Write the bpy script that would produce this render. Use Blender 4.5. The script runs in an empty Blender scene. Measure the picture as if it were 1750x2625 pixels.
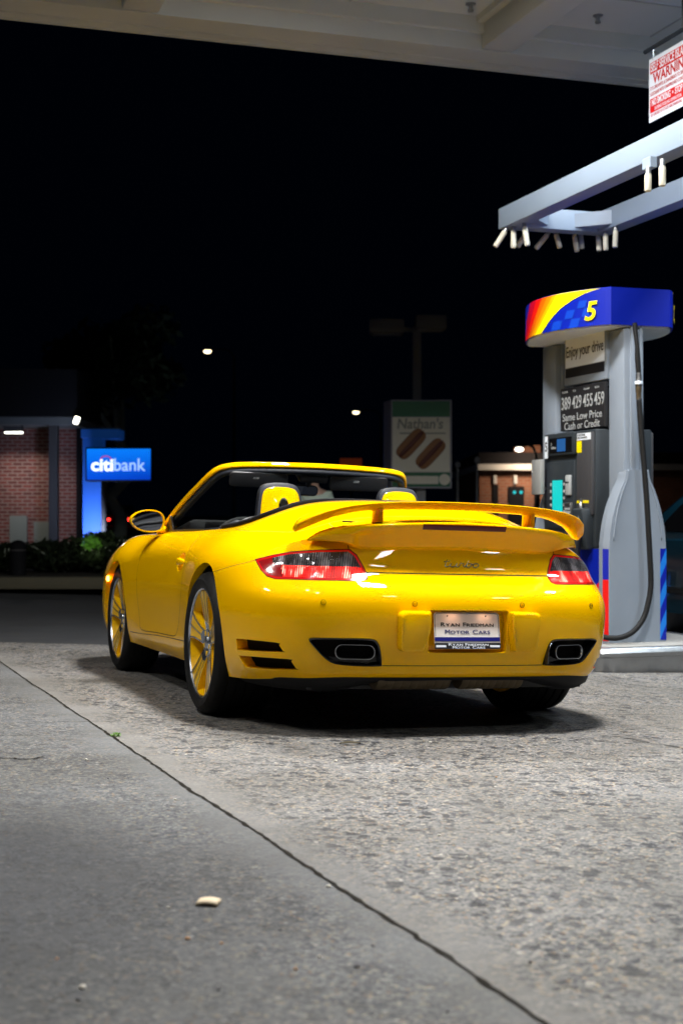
import bpy, bmesh, math, random
import numpy as np
from mathutils import Vector, Matrix, Euler
random.seed(7)
rng = np.random.default_rng(7)
S = bpy.context.scene
COL = S.collection
PI = math.pi
CAMH = 0.975

# ------------------------------------------------------------------ camera
cd = bpy.data.cameras.new('camera'); cam = bpy.data.objects.new('camera', cd); COL.objects.link(cam)
cam.location = (0, 0, CAMH); cam.rotation_euler = (PI/2, 0, 0)
cd.lens = 50; cd.sensor_width = 36; cd.sensor_fit = 'AUTO'; cd.clip_end = 600; cd.clip_start = 0.05
cd.dof.use_dof = True; cd.dof.focus_distance = 6.1; cd.dof.aperture_fstop = 3.6
S.camera = cam

# ------------------------------------------------------------------ night sky
w = bpy.data.worlds.new('World'); S.world = w; w.use_nodes = True
bg = w.node_tree.nodes['Background']
sky = w.node_tree.nodes.new('ShaderNodeTexSky'); sky.sky_type = 'NISHITA'; sky.sun_disc = False
sky.sun_elevation = math.radians(-8); sky.sun_rotation = math.radians(200)
w.node_tree.links.new(sky.outputs[0], bg.inputs[0]); bg.inputs[1].default_value = 0.02
nt_ = w.node_tree; bg2 = nt_.nodes.new('ShaderNodeBackground'); bg2.inputs[0].default_value = (.0001, .0004, .0013, 1); bg2.inputs[1].default_value = 1.
ad_ = nt_.nodes.new('ShaderNodeAddShader'); nt_.links.new(bg.outputs[0], ad_.inputs[0]); nt_.links.new(bg2.outputs[0], ad_.inputs[1]); nt_.links.new(ad_.outputs[0], nt_.nodes['World Output'].inputs[0])
S.view_settings.view_transform = 'Standard'; S.view_settings.look = 'None'
S.view_settings.exposure = 0.0; S.view_settings.gamma = 1.0

# car frame (a gently falling forecourt carries the car)
CAR_LOC = Vector((0.19227607, 6.97502682, CAMH - 0.97468275))
CAR_EUL = Euler((-0.01736562, 0.03221262, 0.34317557), 'XYZ')
CARM = Matrix.Translation(CAR_LOC) @ CAR_EUL.to_matrix().to_4x4()
NRM = (CAR_EUL.to_matrix() @ Vector((0, 0, 1)))
def ground_z(x, y):
    """height of the ground: falling forecourt, level road beyond"""
    def sm(t, lo, hi, r):
        # smooth clamp
        if t < lo: return lo - r*(1-math.exp((t-lo)/r))
        if t > hi: return hi + r*(1-math.exp(-(t-hi)/r))
        return t
    xx = sm(x, -7, 6, .5); yy = sm(y, -4, 12.2, .5)
    return CAR_LOC.z - (NRM.x*(xx-CAR_LOC.x) + NRM.y*(yy-CAR_LOC.y))/NRM.z
def W(u, v, d):
    """point of the place seen at photo pixel (u, v), d metres in front (used for surveying only)"""
    return Vector(((u-875.)/3646.*d, d, CAMH-(v-1312.5)/3646.*d))

# ------------------------------------------------------------------ materials
MATS = {}
def mat(name, col=(.5,.5,.5), rough=.5, metal=0., coat=0., emit=None, es=0., spec=.5, alpha=None, trans=0., ior=1.45, coatr=.03):
    m = bpy.data.materials.new(name); m.use_nodes = True; MATS[name] = m
    b = m.node_tree.nodes['Principled BSDF']
    b.inputs['Base Color'].default_value = (*col, 1); b.inputs['Roughness'].default_value = rough
    b.inputs['Metallic'].default_value = metal; b.inputs['Coat Weight'].default_value = coat
    b.inputs['Coat Roughness'].default_value = coatr; b.inputs['Specular IOR Level'].default_value = spec
    b.inputs['IOR'].default_value = ior
    if trans: b.inputs['Transmission Weight'].default_value = trans
    if emit: b.inputs['Emission Color'].default_value = (*emit, 1); b.inputs['Emission Strength'].default_value = es
    return m
def nt(m): return m.node_tree, m.node_tree.nodes, m.node_tree.links, m.node_tree.nodes['Principled BSDF']
def vary(m, scale=8., amt=.25, rough_amt=.15, bump=0., coord='Object', detail=6, dist=.01):
    """uneven colour, gloss and relief"""
    t, n, l, b = nt(m)
    tc = n.new('ShaderNodeTexCoord'); nz = n.new('ShaderNodeTexNoise'); nz.inputs['Scale'].default_value = scale
    nz.inputs['Detail'].default_value = detail; nz.inputs['Roughness'].default_value = .6
    l.new(tc.outputs[coord], nz.inputs['Vector'])
    c = b.inputs['Base Color'].default_value[:3]
    mx = n.new('ShaderNodeMix'); mx.data_type = 'RGBA'
    mx.inputs[6].default_value = (*[v*(1-amt) for v in c], 1); mx.inputs[7].default_value = (*[min(1, v*(1+amt)) for v in c], 1)
    l.new(nz.outputs['Fac'], mx.inputs[0]); l.new(mx.outputs[2], b.inputs['Base Color'])
    r = b.inputs['Roughness'].default_value
    mr = n.new('ShaderNodeMapRange'); mr.inputs[1].default_value = .3; mr.inputs[2].default_value = .7
    mr.inputs[3].default_value = max(.02, r-rough_amt); mr.inputs[4].default_value = min(1, r+rough_amt)
    l.new(nz.outputs['Fac'], mr.inputs[0]); l.new(mr.outputs[0], b.inputs['Roughness'])
    if bump:
        bp = n.new('ShaderNodeBump'); bp.inputs['Strength'].default_value = bump; bp.inputs['Distance'].default_value = dist
        l.new(nz.outputs['Fac'], bp.inputs['Height']); l.new(bp.outputs[0], b.inputs['Normal'])
    return m

# ------------------------------------------------------------------ helpers
def obj(name, geo, m=None, parent=None, smooth=False, loc=None, rot=None, mats=None, label=None):
    """links a mesh object made of a bmesh or of (verts, faces)"""
    me = bpy.data.meshes.new(name)
    if isinstance(geo, tuple):
        me.from_pydata([tuple(v) for v in geo[0]], [], [tuple(f) for f in geo[1]]); me.update()
    else:
        geo.to_mesh(me); geo.free()
    if mats: [me.materials.append(MATS[k]) for k in mats]
    elif m is not None: me.materials.append(m if not isinstance(m, str) else MATS[m])
    o = bpy.data.objects.new(name, me); COL.objects.link(o)
    if parent: o.parent = parent
    if loc is not None: o.location = loc
    if rot is not None: o.rotation_euler = rot
    if smooth is True:
        for p in me.polygons: p.use_smooth = True
    elif smooth:
        for p in me.polygons: p.use_smooth = True
        me.set_sharp_from_angle(angle=math.radians(smooth))
    if label: o['label'] = label
    return o
def thing(name, label, cat, loc=(0,0,0), rotz=0., group=None):
    o = bpy.data.objects.new(name, None); COL.objects.link(o); o.empty_display_size = .2
    o.location = loc; o.rotation_euler = (0, 0, rotz); o['label'] = label; o['category'] = cat
    if group: o['group'] = group
    return o
def tag(o, label, cat, group=None):
    o['label'] = label; o['category'] = cat
    if group: o['group'] = group
    return o
def structure(o): o['kind'] = 'structure'; return o
def dup(root, loc, rotz=None, label=None):
    r = root.copy(); COL.objects.link(r); r.location = loc
    if rotz is not None: r.rotation_euler = (0, 0, rotz)
    if label: r['label'] = label
    for ch in list(root.children):
        c = ch.copy(); COL.objects.link(c); c.parent = r
        for g in list(ch.children):
            d = g.copy(); COL.objects.link(d); d.parent = c
    return r
def NB(): return bmesh.new()
def box(bm, c, s, rot=None, bev=0.):
    r = bmesh.ops.create_cube(bm, size=1.0)
    vs = r['verts']; M = Matrix.Diagonal((*s, 1))
    if rot is not None: M = Euler(rot).to_matrix().to_4x4() @ M
    bmesh.ops.transform(bm, matrix=Matrix.Translation(c) @ M, verts=vs)
    if bev:
        es = list({e for v in vs for e in v.link_edges})
        bmesh.ops.bevel(bm, geom=es, offset=bev, segments=2, affect='EDGES', profile=.5)
    return vs
def BX(c, s, rot=None, bev=0.):
    bm = NB(); box(bm, c, s, rot, bev); return bm
def tube(bm, pts, r, seg=12, caps=True, taper=None):
    """round tube along a polyline"""
    pts = [Vector(p) for p in pts]; n = len(pts); rings = []
    up = Vector((0, 0, 1)); t0 = (pts[1]-pts[0]).normalized()
    a = t0.cross(up)
    if a.length < .01: a = t0.cross(Vector((1, 0, 0)))
    a.normalize()
    for i, p in enumerate(pts):
        t = (pts[min(i+1, n-1)]-pts[max(i-1, 0)]).normalized()
        a = (a - t*a.dot(t)).normalized(); b = t.cross(a)
        rr = (r if not hasattr(r, '__len__') else r[i])
        rings.append([bm.verts.new(p + (a*math.cos(2*PI*k/seg)+b*math.sin(2*PI*k/seg))*rr) for k in range(seg)])
    for i in range(n-1):
        for k in range(seg):
            bm.faces.new((rings[i][k], rings[i][(k+1) % seg], rings[i+1][(k+1) % seg], rings[i+1][k]))
    if caps:
        bm.faces.new(list(reversed(rings[0]))); bm.faces.new(rings[-1])
def lathe(prof, seg=48, axis='Z', closed=False):
    """profile of (r, h) turned round an axis"""
    V = []; F = []
    n = len(prof)
    for k in range(seg):
        a = 2*PI*k/seg
        for r, h in prof:
            if axis == 'Z': V.append((r*math.cos(a), r*math.sin(a), h))
            else: V.append((h, r*math.cos(a), r*math.sin(a)))
    for k in range(seg):
        k2 = (k+1) % seg
        for i in range(n if closed else n-1):
            j = (i+1) % n
            F.append((k*n+i, k2*n+i, k2*n+j, k*n+j) if axis == 'Z' else (k*n+i, k*n+j, k2*n+j, k2*n+i))
    return V, F
def prism(poly, u, v, d, origin=(0,0,0), bev=0.):
    """polygon in the plane u, v swept by the vector d"""
    bm = NB(); u = Vector(u); v = Vector(v); d = Vector(d); o = Vector(origin)
    a = [bm.verts.new(o+u*p[0]+v*p[1]) for p in poly]; b = [bm.verts.new(q.co+d) for q in a]
    n = len(poly)
    bm.faces.new(a); bm.faces.new(list(reversed(b)))
    for i in range(n): bm.faces.new((a[i], b[i], b[(i+1) % n], a[(i+1) % n]))
    bmesh.ops.recalc_face_normals(bm, faces=bm.faces)
    if bev: bmesh.ops.bevel(bm, geom=list(bm.edges), offset=bev, segments=2, affect='EDGES', profile=.5)
    return bm
def rrect(w, h, r, n=6, cx=0, cy=0):
    P = []
    for qx, qy, a0 in ((1,1,0), (-1,1,90), (-1,-1,180), (1,-1,270)):
        for k in range(n+1):
            a = math.radians(a0+90*k/n)
            P.append((cx+qx*(w/2-r)+r*math.cos(a), cy+qy*(h/2-r)+r*math.sin(a)))
    return P
def crom(pts, n=8, closed=False):
    """smooth curve through points"""
    P = [Vector(p) for p in pts]; out = []
    N = len(P)
    for i in range(N if closed else N-1):
        g = lambda k: P[k % N] if closed else P[max(0, min(N-1, k))]
        p0, p1, p2, p3 = g(i-1), g(i), g(i+1), g(i+2)
        for k in range(n):
            t = k/n
            out.append(.5*((2*p1)+(p2-p0)*t+(2*p0-5*p1+4*p2-p3)*t*t+(3*p1-p0-3*p2+p3)*t**3))
    if not closed: out.append(P[-1])
    return out
def text(name, body, size, m, parent, M, ext=.0008, sx=1., shear=0., align='CENTER', bold=0., space=1., fit=None):
    """lettering as flat mesh; M places it (x along the line, y up, z out)"""
    c = bpy.data.curves.new(name, 'FONT'); c.body = body; c.size = size; c.extrude = ext; c.align_x = align; c.align_y = 'CENTER'
    c.shear = shear; c.offset = bold; c.space_character = space; c.resolution_u = 4
    t = bpy.data.objects.new(name+'_src', c)
    me = bpy.data.meshes.new_from_object(t)
    bpy.data.objects.remove(t); bpy.data.curves.remove(c)
    if fit:
        xs_ = [v.co.x for v in me.vertices]; sx = fit/(max(xs_)-min(xs_))
        if align == 'LEFT': me.transform(Matrix.Translation((-min(xs_), 0, 0)))
    me.transform(Matrix.Diagonal((sx, 1, 1, 1)))
    me.transform(M); me.name = name
    me.materials.clear(); me.materials.append(MATS[m] if isinstance(m, str) else m)
    o = bpy.data.objects.new(name, me); COL.objects.link(o)
    if parent: o.parent = parent
    return o
def join_to(objs, name):
    """several pieces of lettering become one mesh object"""
    bm = NB(); ms = []
    for o in objs:
        base = len(ms); ms += list(o.data.materials)
        b2 = NB(); b2.from_mesh(o.data)
        for f in b2.faces: f.material_index += base
        tmp = bpy.data.meshes.new('t'); b2.to_mesh(tmp); b2.free(); bm.from_mesh(tmp); bpy.data.meshes.remove(tmp)
    p = objs[0].parent
    me = bpy.data.meshes.new(name); bm.to_mesh(me); bm.free()
    for m in ms: me.materials.append(m)
    for o in objs: bpy.data.objects.remove(o)
    o = bpy.data.objects.new(name, me); COL.objects.link(o); o.parent = p
    return o
def frameM(o, x, y):
    x = Vector(x).normalized(); y = Vector(y).normalized(); z = x.cross(y)
    return Matrix((( x.x, y.x, z.x, o[0]), (x.y, y.y, z.y, o[1]), (x.z, y.z, z.z, o[2]), (0,0,0,1)))

def loft(secs, close_sec=True, caps=True):
    bm = NB(); R = [[bm.verts.new(p) for p in s] for s in secs]; n = len(secs[0])
    for i in range(len(R)-1):
        for k in range(n if close_sec else n-1):
            k2 = (k+1) % n
            try: bm.faces.new((R[i][k], R[i][k2], R[i+1][k2], R[i+1][k]))
            except ValueError: pass
    if caps and close_sec:
        bm.faces.new(list(reversed(R[0]))); bm.faces.new(R[-1])
    bmesh.ops.recalc_face_normals(bm, faces=bm.faces)
    return bm
# ------------------------------------------------------------------ the materials of the place
paint = mat('yellow_paint', (.95, .512, .0), .42, coat=1., coatr=.012, spec=.0); MATS['yellow_paint'].node_tree.nodes['Principled BSDF'].inputs['Coat IOR'].default_value = 1.36
t_, n_, l_, b_ = nt(paint)
nz = n_.new('ShaderNodeTexNoise'); nz.inputs['Scale'].default_value = 260; nz.inputs['Detail'].default_value = 2
tc = n_.new('ShaderNodeTexCoord'); l_.new(tc.outputs['Object'], nz.inputs['Vector'])
bp_ = n_.new('ShaderNodeBump'); bp_.inputs['Strength'].default_value = .012; bp_.inputs['Distance'].default_value = .002
l_.new(nz.outputs['Fac'], bp_.inputs['Height']); l_.new(bp_.outputs[0], b_.inputs['Coat Normal'])
mat('gap', (.010, .008, .005), .8, spec=.2); mat('soot', (.004, .004, .004), .9, spec=.1)
mat('black_plastic', (.012, .013, .015), .42); mat('black_gloss', (.006, .006, .007), .12, coat=.6)
mat('black_cloth', (.006, .006, .008), .9, spec=.2); mat('interior', (.005, .005, .006), .8, spec=.2)
mat('leather_dark', (.017, .021, .030), .5)
mat('rubber', (.006, .006, .0065), .62, spec=.3); vary(MATS['rubber'], 40, .25, .1)
mat('chrome', (.85, .86, .88), .12, metal=1.); mat('machined', (.62, .66, .74), .27, metal=1.)
mat('wheel_paint', (.96, .54, .0), .35, coat=.8, spec=.2)
mat('steel_dark', (.10, .10, .10), .45, metal=1.)
mat('muffler', (.085, .062, .034), .6, metal=.3); vary(MATS['muffler'], 30, .4, .1)
mat('badge_metal', (.30, .27, .16), .22, metal=1.); mat('mirror_glass', (.75, .8, .85), .03, metal=1.)
mat('red_lens', (.42, .004, .004), .12, coat=1., emit=(1, .01, .01), es=.16)
mat('side_red', (.22, .002, .004), .12, coat=1., emit=(1, .0, .0), es=.03); mat('dark_red_lens', (.10, .002, .003), .3, coat=.2); mat('valance_black', (.006, .006, .007), .6, spec=.25)
def lamp_mat(name, axis_u, split):
    """rows of moulded prisms, lit from behind where split is set"""
    m = mat(name, (.25, .01, .01) if split else (.10, .085, .085), .10, coat=1.)
    t, n, l, b = nt(m)
    tc = n.new('ShaderNodeTexCoord')
    dot = n.new('ShaderNodeVectorMath'); dot.operation = 'DOT_PRODUCT'; dot.inputs[1].default_value = axis_u
    l.new(tc.outputs['Object'], dot.inputs[0])
    sep = n.new('ShaderNodeSeparateXYZ'); l.new(tc.outputs['Object'], sep.inputs[0])
    def M(op, a, bv=None, c=None):
        k = n.new('ShaderNodeMath'); k.operation = op
        for i, v in enumerate((a, bv, c)):
            if v is None: continue
            if isinstance(v, (int, float)): k.inputs[i].default_value = v
            else: l.new(v, k.inputs[i])
        return k.outputs[0]
    U = dot.outputs['Value']; Z = sep.outputs['Z']
    fine = M('SINE', M('MULTIPLY', U, 620.)); finz = M('SINE', M('MULTIPLY', Z, 900.))
    coarse = M('SINE', M('ADD', M('MULTIPLY', U, 62.), 1.2))
    cm = n.new('ShaderNodeCombineXYZ'); l.new(M('MULTIPLY', U, 26.), cm.inputs[0]); l.new(M('MULTIPLY', Z, 14.), cm.inputs[1])
    nz = n.new('ShaderNodeTexNoise'); nz.inputs['Scale'].default_value = 1.; nz.inputs['Detail'].default_value = 3; l.new(cm.outputs[0], nz.inputs['Vector'])
    f = M('ADD', M('MULTIPLY', nz.outputs['Fac'], 2.1), M('ADD', M('MULTIPLY', coarse, .22), M('MULTIPLY', fine, .22)))
    ht = M('ADD', fine, M('MULTIPLY', finz, .5))
    bp = n.new('ShaderNodeBump'); bp.inputs['Strength'].default_value = .5; bp.inputs['Distance'].default_value = .002
    l.new(ht, bp.inputs['Height']); l.new(bp.outputs[0], b.inputs['Normal'])
    cr = n.new('ShaderNodeValToRGB'); e = cr.color_ramp.elements
    mr = n.new('ShaderNodeMapRange'); mr.inputs[1].default_value = .6; mr.inputs[2].default_value = 1.6; l.new(f, mr.inputs[0]); l.new(mr.outputs[0], cr.inputs[0])
    if split:
        e[0].position = .12; e[0].color = (.28, .0, .0, 1); e[1].position = .98; e[1].color = (1.8, .85, .62, 1)
        x = e.new(.45); x.color = (.9, .004, .002, 1); x = e.new(.76); x.color = (1.2, .045, .02, 1)
        b.inputs['Emission Strength'].default_value = 1.35
        l.new(cr.outputs[0], b.inputs['Emission Color'])
    else:
        e[0].position = .35; e[0].color = (.018, .013, .015, 1); e[1].position = 1.; e[1].color = (.30, .28, .30, 1)
        l.new(cr.outputs[0], b.inputs['Base Color'])
    return m
gl = mat('windscreen_glass', (.8, .9, .9), .0)
t_, n_, l_, b_ = nt(gl); n_.remove(b_)
tr = n_.new('ShaderNodeBsdfTransparent'); tr.inputs[0].default_value = (.80, .88, .86, 1); gs = n_.new('ShaderNodeBsdfGlossy'); gs.inputs['Roughness'].default_value = .02
mxs = n_.new('ShaderNodeMixShader')
mxs.inputs[0].default_value = .012; l_.new(tr.outputs[0], mxs.inputs[1]); l_.new(gs.outputs[0], mxs.inputs[2]); l_.new(mxs.outputs[0], n_['Material Output'].inputs[0])
mat('amber', (.8, .25, .02), .2, emit=(1, .28, .03), es=22.)
# pump
pg = mat('pump_grey', (.20, .235, .285), .42); vary(pg, 3.5, .10, .10)
mat('pump_dark', (.022, .028, .034), .45); mat('pump_panel', (.045, .045, .05), .5)
mat('sign_white', (.72, .78, .86), .45); mat('white_plastic', (.6, .6, .6), .4)
mat('blue_vinyl', (.002, .012, .30), .35); mat('sky_vinyl', (.01, .17, .62), .35); mat('red_vinyl', (.62, .006, .006), .35)
mat('yellow_vinyl', (.85, .68, .0), .4)
mat('steel', (.36, .37, .38), .40, metal=1.); vary(MATS['steel'], 14, .25, .12)
mat('ink', (.01, .01, .012), .6); mat('ink_blue', (.01, .02, .14), .6); mat('ink_red', (.5, .01, .012), .6); mat('grey_text', (.34, .36, .37), .5)
# ================================================================== CANOPY LIGHTS AND SOFFIT
FWD = (CAR_EUL.to_matrix() @ Vector((0, 1, 0))); FWD.z = 0; FWD.normalize(); RGT = Vector((FWD.y, -FWD.x, 0))
YAW = math.atan2(-FWD.x, FWD.y)                     # the station is laid out along this direction
ORG = Vector((CAR_LOC.x, CAR_LOC.y, 0))
def site(a, b, z=0.): return ORG+RGT*a+FWD*b+Vector((0, 0, z))
CZ = 4.75                                           # underside of the canopy
conc = mat('canopy_paint', (.46, .50, .52), .6); vary(conc, 1.3, .12, .1, .05)
canopy = thing('canopy', 'pale painted steel canopy roof with shallow beams over the forecourt', 'canopy', (0, 0, 0))
canopy.location = (ORG.x, ORG.y, CZ); canopy.rotation_euler = (0, 0, YAW-.024)
B1 = 4.15                                            # far edge, metres ahead of the rear axle
obj('deck', BX((0, B1/2-7, .21), (22, B1+14, .16)), conc, canopy)
def bar(name, c, s, m=conc, b=0.): return obj(name, BX(c, s, None, b), m, canopy, smooth=30 if b else False)
bar('fascia', (0, B1-.05, .30), (22, .10, .86))
bar('edge_trim', (0, B1+.025, -.115), (22.02, .05, .05), conc, .01)
bar('edge_lip', (0, B1-.235, .005), (21.98, .27, .25))
bar('edge_fillet', (0, B1-.395, .07), (21.96, .05, .12))
for q in (-8.6, -5.9, -3.2, -.5, 2.35, 5.0, 7.8):
    bar('beam', (q, -7.0+(B1-.372)/2, .01), (.27, B1+14-.372, .24), conc, .012)
    bar('beam_haunch', (q, -7.0+(B1-.372)/2, .105), (.40, B1+14-.372, .05), conc)
for q in (-3.8, -9.2): bar('cross_beam', (0, q, .02), (21.9, .20, .22), conc)
for q in (1.1, 3.7, -1.9): bar('panel_seam', (q, -5.0, .126), (.012, 17.8, .01), 'grey_text')
for q in (3.05, 1.1, -.9): bar('panel_seam', (0, q, .1265), (21.9, .012, .009), 'grey_text')
for q, w2 in ((2.0, 3.5), (3.05, 3.42), (-1.0, 3.4), (-4.5, 3.4)):
    V, F = lathe([(.040, 0), (.040, -.010), (.014, -.013), (.014, -.042), (.022, -.046), (.022, -.066), (.0, -.07)], 20)
    obj('sprinkler_head', (V, F), 'steel', canopy, smooth=30, loc=(q, w2, .13))
MATS['led'] = mat('led', (.9, .95, 1), .5, emit=(.92, .97, 1.0), es=26.)
LP_ = []
for (a, b, e, wd_) in ((.45, -1.45, 1.30, .62), (.45, 1.9, 1.05, .62), (-3.1, .2, .55, .24), (-3.0, -1.3, .20, .24), (-2.95, -2.65, .12, .24), (-5.8, 1.9, .60, .5), (.9, -5.9, .07, .5), (4.3, -1.7, .55, .5), (4.3, 1.9, .52, .5), (4.3, -5.9, .10, .5)):
    fx_ = obj('light_fixture', BX((a, b, .085), (wd_+.12, wd_+.12, .10), None, .02), 'steel', canopy, smooth=30)
    obj('diffuser', BX((a, b, .028), (wd_, wd_, .012)), 'led', fx_)
    l = bpy.data.lights.new('canopy_lamp', 'AREA'); l.shape = 'SQUARE'; l.size = wd_; l.energy = 270*e; l.color = (.80, .91, 1.0) if a > 3 else (1., .975, .93)
    l.spread = math.radians(165)
    lo = bpy.data.objects.new('canopy_lamp', l); COL.objects.link(lo); lo.parent = canopy; lo.location = (a, b, .018)

# ================================================================== GROUND
def G(u, v):
    """spot of the forecourt that the photo shows at pixel (u, v)"""
    dx = (u-875.)/3646.; dz = -(v-1312.5)/3646.
    # CAMH + dz*d = CARz - (nx*(dx d - cx) + ny*(d - cy))/nz
    nx, ny, nz = NRM; k0 = CAR_LOC.z + (nx*CAR_LOC.x+ny*CAR_LOC.y)/nz; k1 = -(nx*dx+ny)/nz
    d = (k0-CAMH)/(dz-k1); return Vector((dx*d, d, 0))
JA = G(60, 1737); JD = (G(1330, 2583)-JA).normalized(); JN = Vector((-JD.y, JD.x, 0))
g_c = mat('concrete', (.30, .295, .28), .82)
def concrete_nodes(m, dark=1.0):
    t, n, l, b = nt(m)
    tc = n.new('ShaderNodeTexCoord'); P = tc.outputs['Object']
    def noise(sc, det=4, rough=.6, vec=None):
        k = n.new('ShaderNodeTexNoise'); k.inputs['Scale'].default_value = sc; k.inputs['Detail'].default_value = det; k.inputs['Roughness'].default_value = rough
        l.new(vec or P, k.inputs['Vector']); return k.outputs['Fac']
    def ramp(f, pts):
        r = n.new('ShaderNodeValToRGB'); e = r.color_ramp.elements
        while len(e) < len(pts): e.new(.5)
        for q, (p_, c_) in zip(e, pts): q.position = p_; q.color = (*c_, 1) if len(c_) == 3 else c_
        l.new(f, r.inputs[0]); return r.outputs[0]
    def mixc(a, b_, f, mode='MIX'):
        k = n.new('ShaderNodeMix'); k.data_type = 'RGBA'; k.blend_type = mode
        for i, v in ((6, a), (7, b_)):
            if isinstance(v, tuple): k.inputs[i].default_value = (*v, 1)
            else: l.new(v, k.inputs[i])
        if isinstance(f, (int, float)): k.inputs[0].default_value = f
        else: l.new(f, k.inputs[0])
        return k.outputs[2]
    def mth(op, a, b_=None):
        k = n.new('ShaderNodeMath'); k.operation = op; k.use_clamp = False
        for i, v in enumerate((a, b_)):
            if v is None: continue
            if isinstance(v, (int, float)): k.inputs[i].default_value = v
            else: l.new(v, k.inputs[i])
        return k.outputs[0]
    # exposed aggregate: stones of 4 to 12 mm in worn cement
    def vor(sc, feat='F1'):
        k = n.new('ShaderNodeTexVoronoi'); k.inputs['Scale'].default_value = sc; k.feature = feat; l.new(P, k.inputs['Vector']); return k
    big = noise(.55, 3); mid = noise(3.2, 5, .65); med = noise(11., 4, .7); fine = noise(70, 4, .7)
    v1 = vor(120.)
    nzv = n.new('ShaderNodeTexNoise'); nzv.inputs['Scale'].default_value = 55.; nzv.inputs['Detail'].default_value = 3; l.new(P, nzv.inputs['Vector'])
    vs_ = n.new('ShaderNodeVectorMath'); vs_.operation = 'MULTIPLY_ADD'; l.new(nzv.outputs['Color'], vs_.inputs[0]); vs_.inputs[1].default_value = (.055, .055, 0); l.new(P, vs_.inputs[2])
    v2 = vor(17.); l.new(vs_.outputs[0], v2.inputs['Vector']); v3 = vor(38.); l.new(vs_.outputs[0], v3.inputs['Vector'])
    s1 = n.new('ShaderNodeSeparateColor'); l.new(v1.outputs['Color'], s1.inputs[0])
    stone = ramp(s1.outputs[0], [(0., (.03, .033, .045)), (.22, (.085, .087, .10)), (.45, (.155, .153, .150)), (.78, (.23, .225, .21)), (.90, (.33, .31, .27)), (.95, (.46, .38, .24)), (.975, (.28, .15, .06)), (1., (.58, .56, .50))])
    cement = mixc((.135, .133, .127), (.215, .208, .192), mid)
    worn = ramp(mth('ADD', mth('MULTIPLY', mid, .55), mth('MULTIPLY', big, .55)), [(.44, (0, 0, 0)), (.60, (1, 1, 1))])
    sepw = n.new('ShaderNodeRGBToBW'); l.new(worn, sepw.inputs[0])
    col = mixc(cement, stone, mth('MULTIPLY', mth('ADD', mth('MULTIPLY', sepw.outputs[0], .40), .60), 1.0))
    # the trowelled border along the joint has little open aggregate; the slab on its left is another, greyer pour
    dt = n.new('ShaderNodeVectorMath'); dt.operation = 'DOT_PRODUCT'; l.new(P, dt.inputs[0]); dt.inputs[1].default_value = JN
    dj = mth('SUBTRACT', dt.outputs['Value'], JA.dot(JN))
    dja = mth('ADD', mth('ABSOLUTE', dj), mth('MULTIPLY', mth('SUBTRACT', mid, .5), .22))
    bord = n.new('ShaderNodeMapRange'); bord.inputs[1].default_value = .045; bord.inputs[2].default_value = .17; l.new(dja, bord.inputs[0]); bord = bord.outputs[0]
    side_ = n.new('ShaderNodeMapRange'); side_.inputs[1].default_value = -.01; side_.inputs[2].default_value = .01; l.new(dj, side_.inputs[0]); side_ = side_.outputs[0]
    smoothc = mixc((.17, .168, .162), (.215, .21, .20), med)
    col = mixc(smoothc, col, mth('ADD', mth('MULTIPLY', bord, .70), .30))
    # popped-out stones: dark pits
    pit_r = ramp(v2.outputs['Distance'], [(.0, (1, 1, 1)), (.30, (1, 1, 1)), (.44, (0, 0, 0))])
    bw = n.new('ShaderNodeRGBToBW'); l.new(pit_r, bw.inputs[0])
    sel = n.new('ShaderNodeSeparateColor'); l.new(v2.outputs['Color'], sel.inputs[0])
    pm = mth('MULTIPLY', bw.outputs[0], mth('GREATER_THAN', mth('ADD', sel.outputs[0], mth('MULTIPLY', mth('SUBTRACT', med, .5), 1.3)), .58))
    sel3 = n.new('ShaderNodeSeparateColor'); l.new(v3.outputs['Color'], sel3.inputs[0]); p3 = ramp(v3.outputs['Distance'], [(.30, (1, 1, 1)), (.42, (0, 0, 0))]); bw3 = n.new('ShaderNodeRGBToBW'); l.new(p3, bw3.inputs[0])
    pm = mth('MAXIMUM', pm, mth('MULTIPLY', bw3.outputs[0], mth('GREATER_THAN', mth('ADD', sel3.outputs[1], mth('MULTIPLY', mth('SUBTRACT', med, .5), 1.2)), .62)))
    pm = mth('MULTIPLY', pm, mth('ADD', mth('MULTIPLY', sepw.outputs[0], .45), .55))
    pm = mth('MULTIPLY', mth('MULTIPLY', pm, bord), mth('ADD', mth('MULTIPLY', side_, .50), .50))
    col = mixc(col, (.012, .013, .018), mth('MULTIPLY', pm, .97))
    # stains
    st = ramp(noise(.9, 6, .62), [(.40, (.66, .64, .60)), (.56, (1, 1, 1))])
    col = mixc(col, st, .75, 'MULTIPLY')
    st2 = ramp(noise(5., 6, .7), [(.33, (.72, .70, .68)), (.52, (1, 1, 1))])
    col = mixc(col, st2, .6, 'MULTIPLY')
    # greyer left slab, with a soft shadow painted in towards the near left
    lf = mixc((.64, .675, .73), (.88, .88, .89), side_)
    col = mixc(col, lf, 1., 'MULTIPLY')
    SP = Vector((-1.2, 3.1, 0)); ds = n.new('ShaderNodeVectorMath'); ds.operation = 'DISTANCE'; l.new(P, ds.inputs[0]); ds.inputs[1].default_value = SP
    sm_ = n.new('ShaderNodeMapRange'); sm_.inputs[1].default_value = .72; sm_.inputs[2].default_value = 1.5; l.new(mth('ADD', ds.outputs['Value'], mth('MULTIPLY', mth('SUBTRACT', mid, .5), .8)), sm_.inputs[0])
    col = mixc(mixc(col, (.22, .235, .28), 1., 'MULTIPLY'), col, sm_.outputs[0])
    if dark != 1.: col = mixc(col, (dark, dark, dark), 1., 'MULTIPLY')
    l.new(col, b.inputs['Base Color'])
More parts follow.
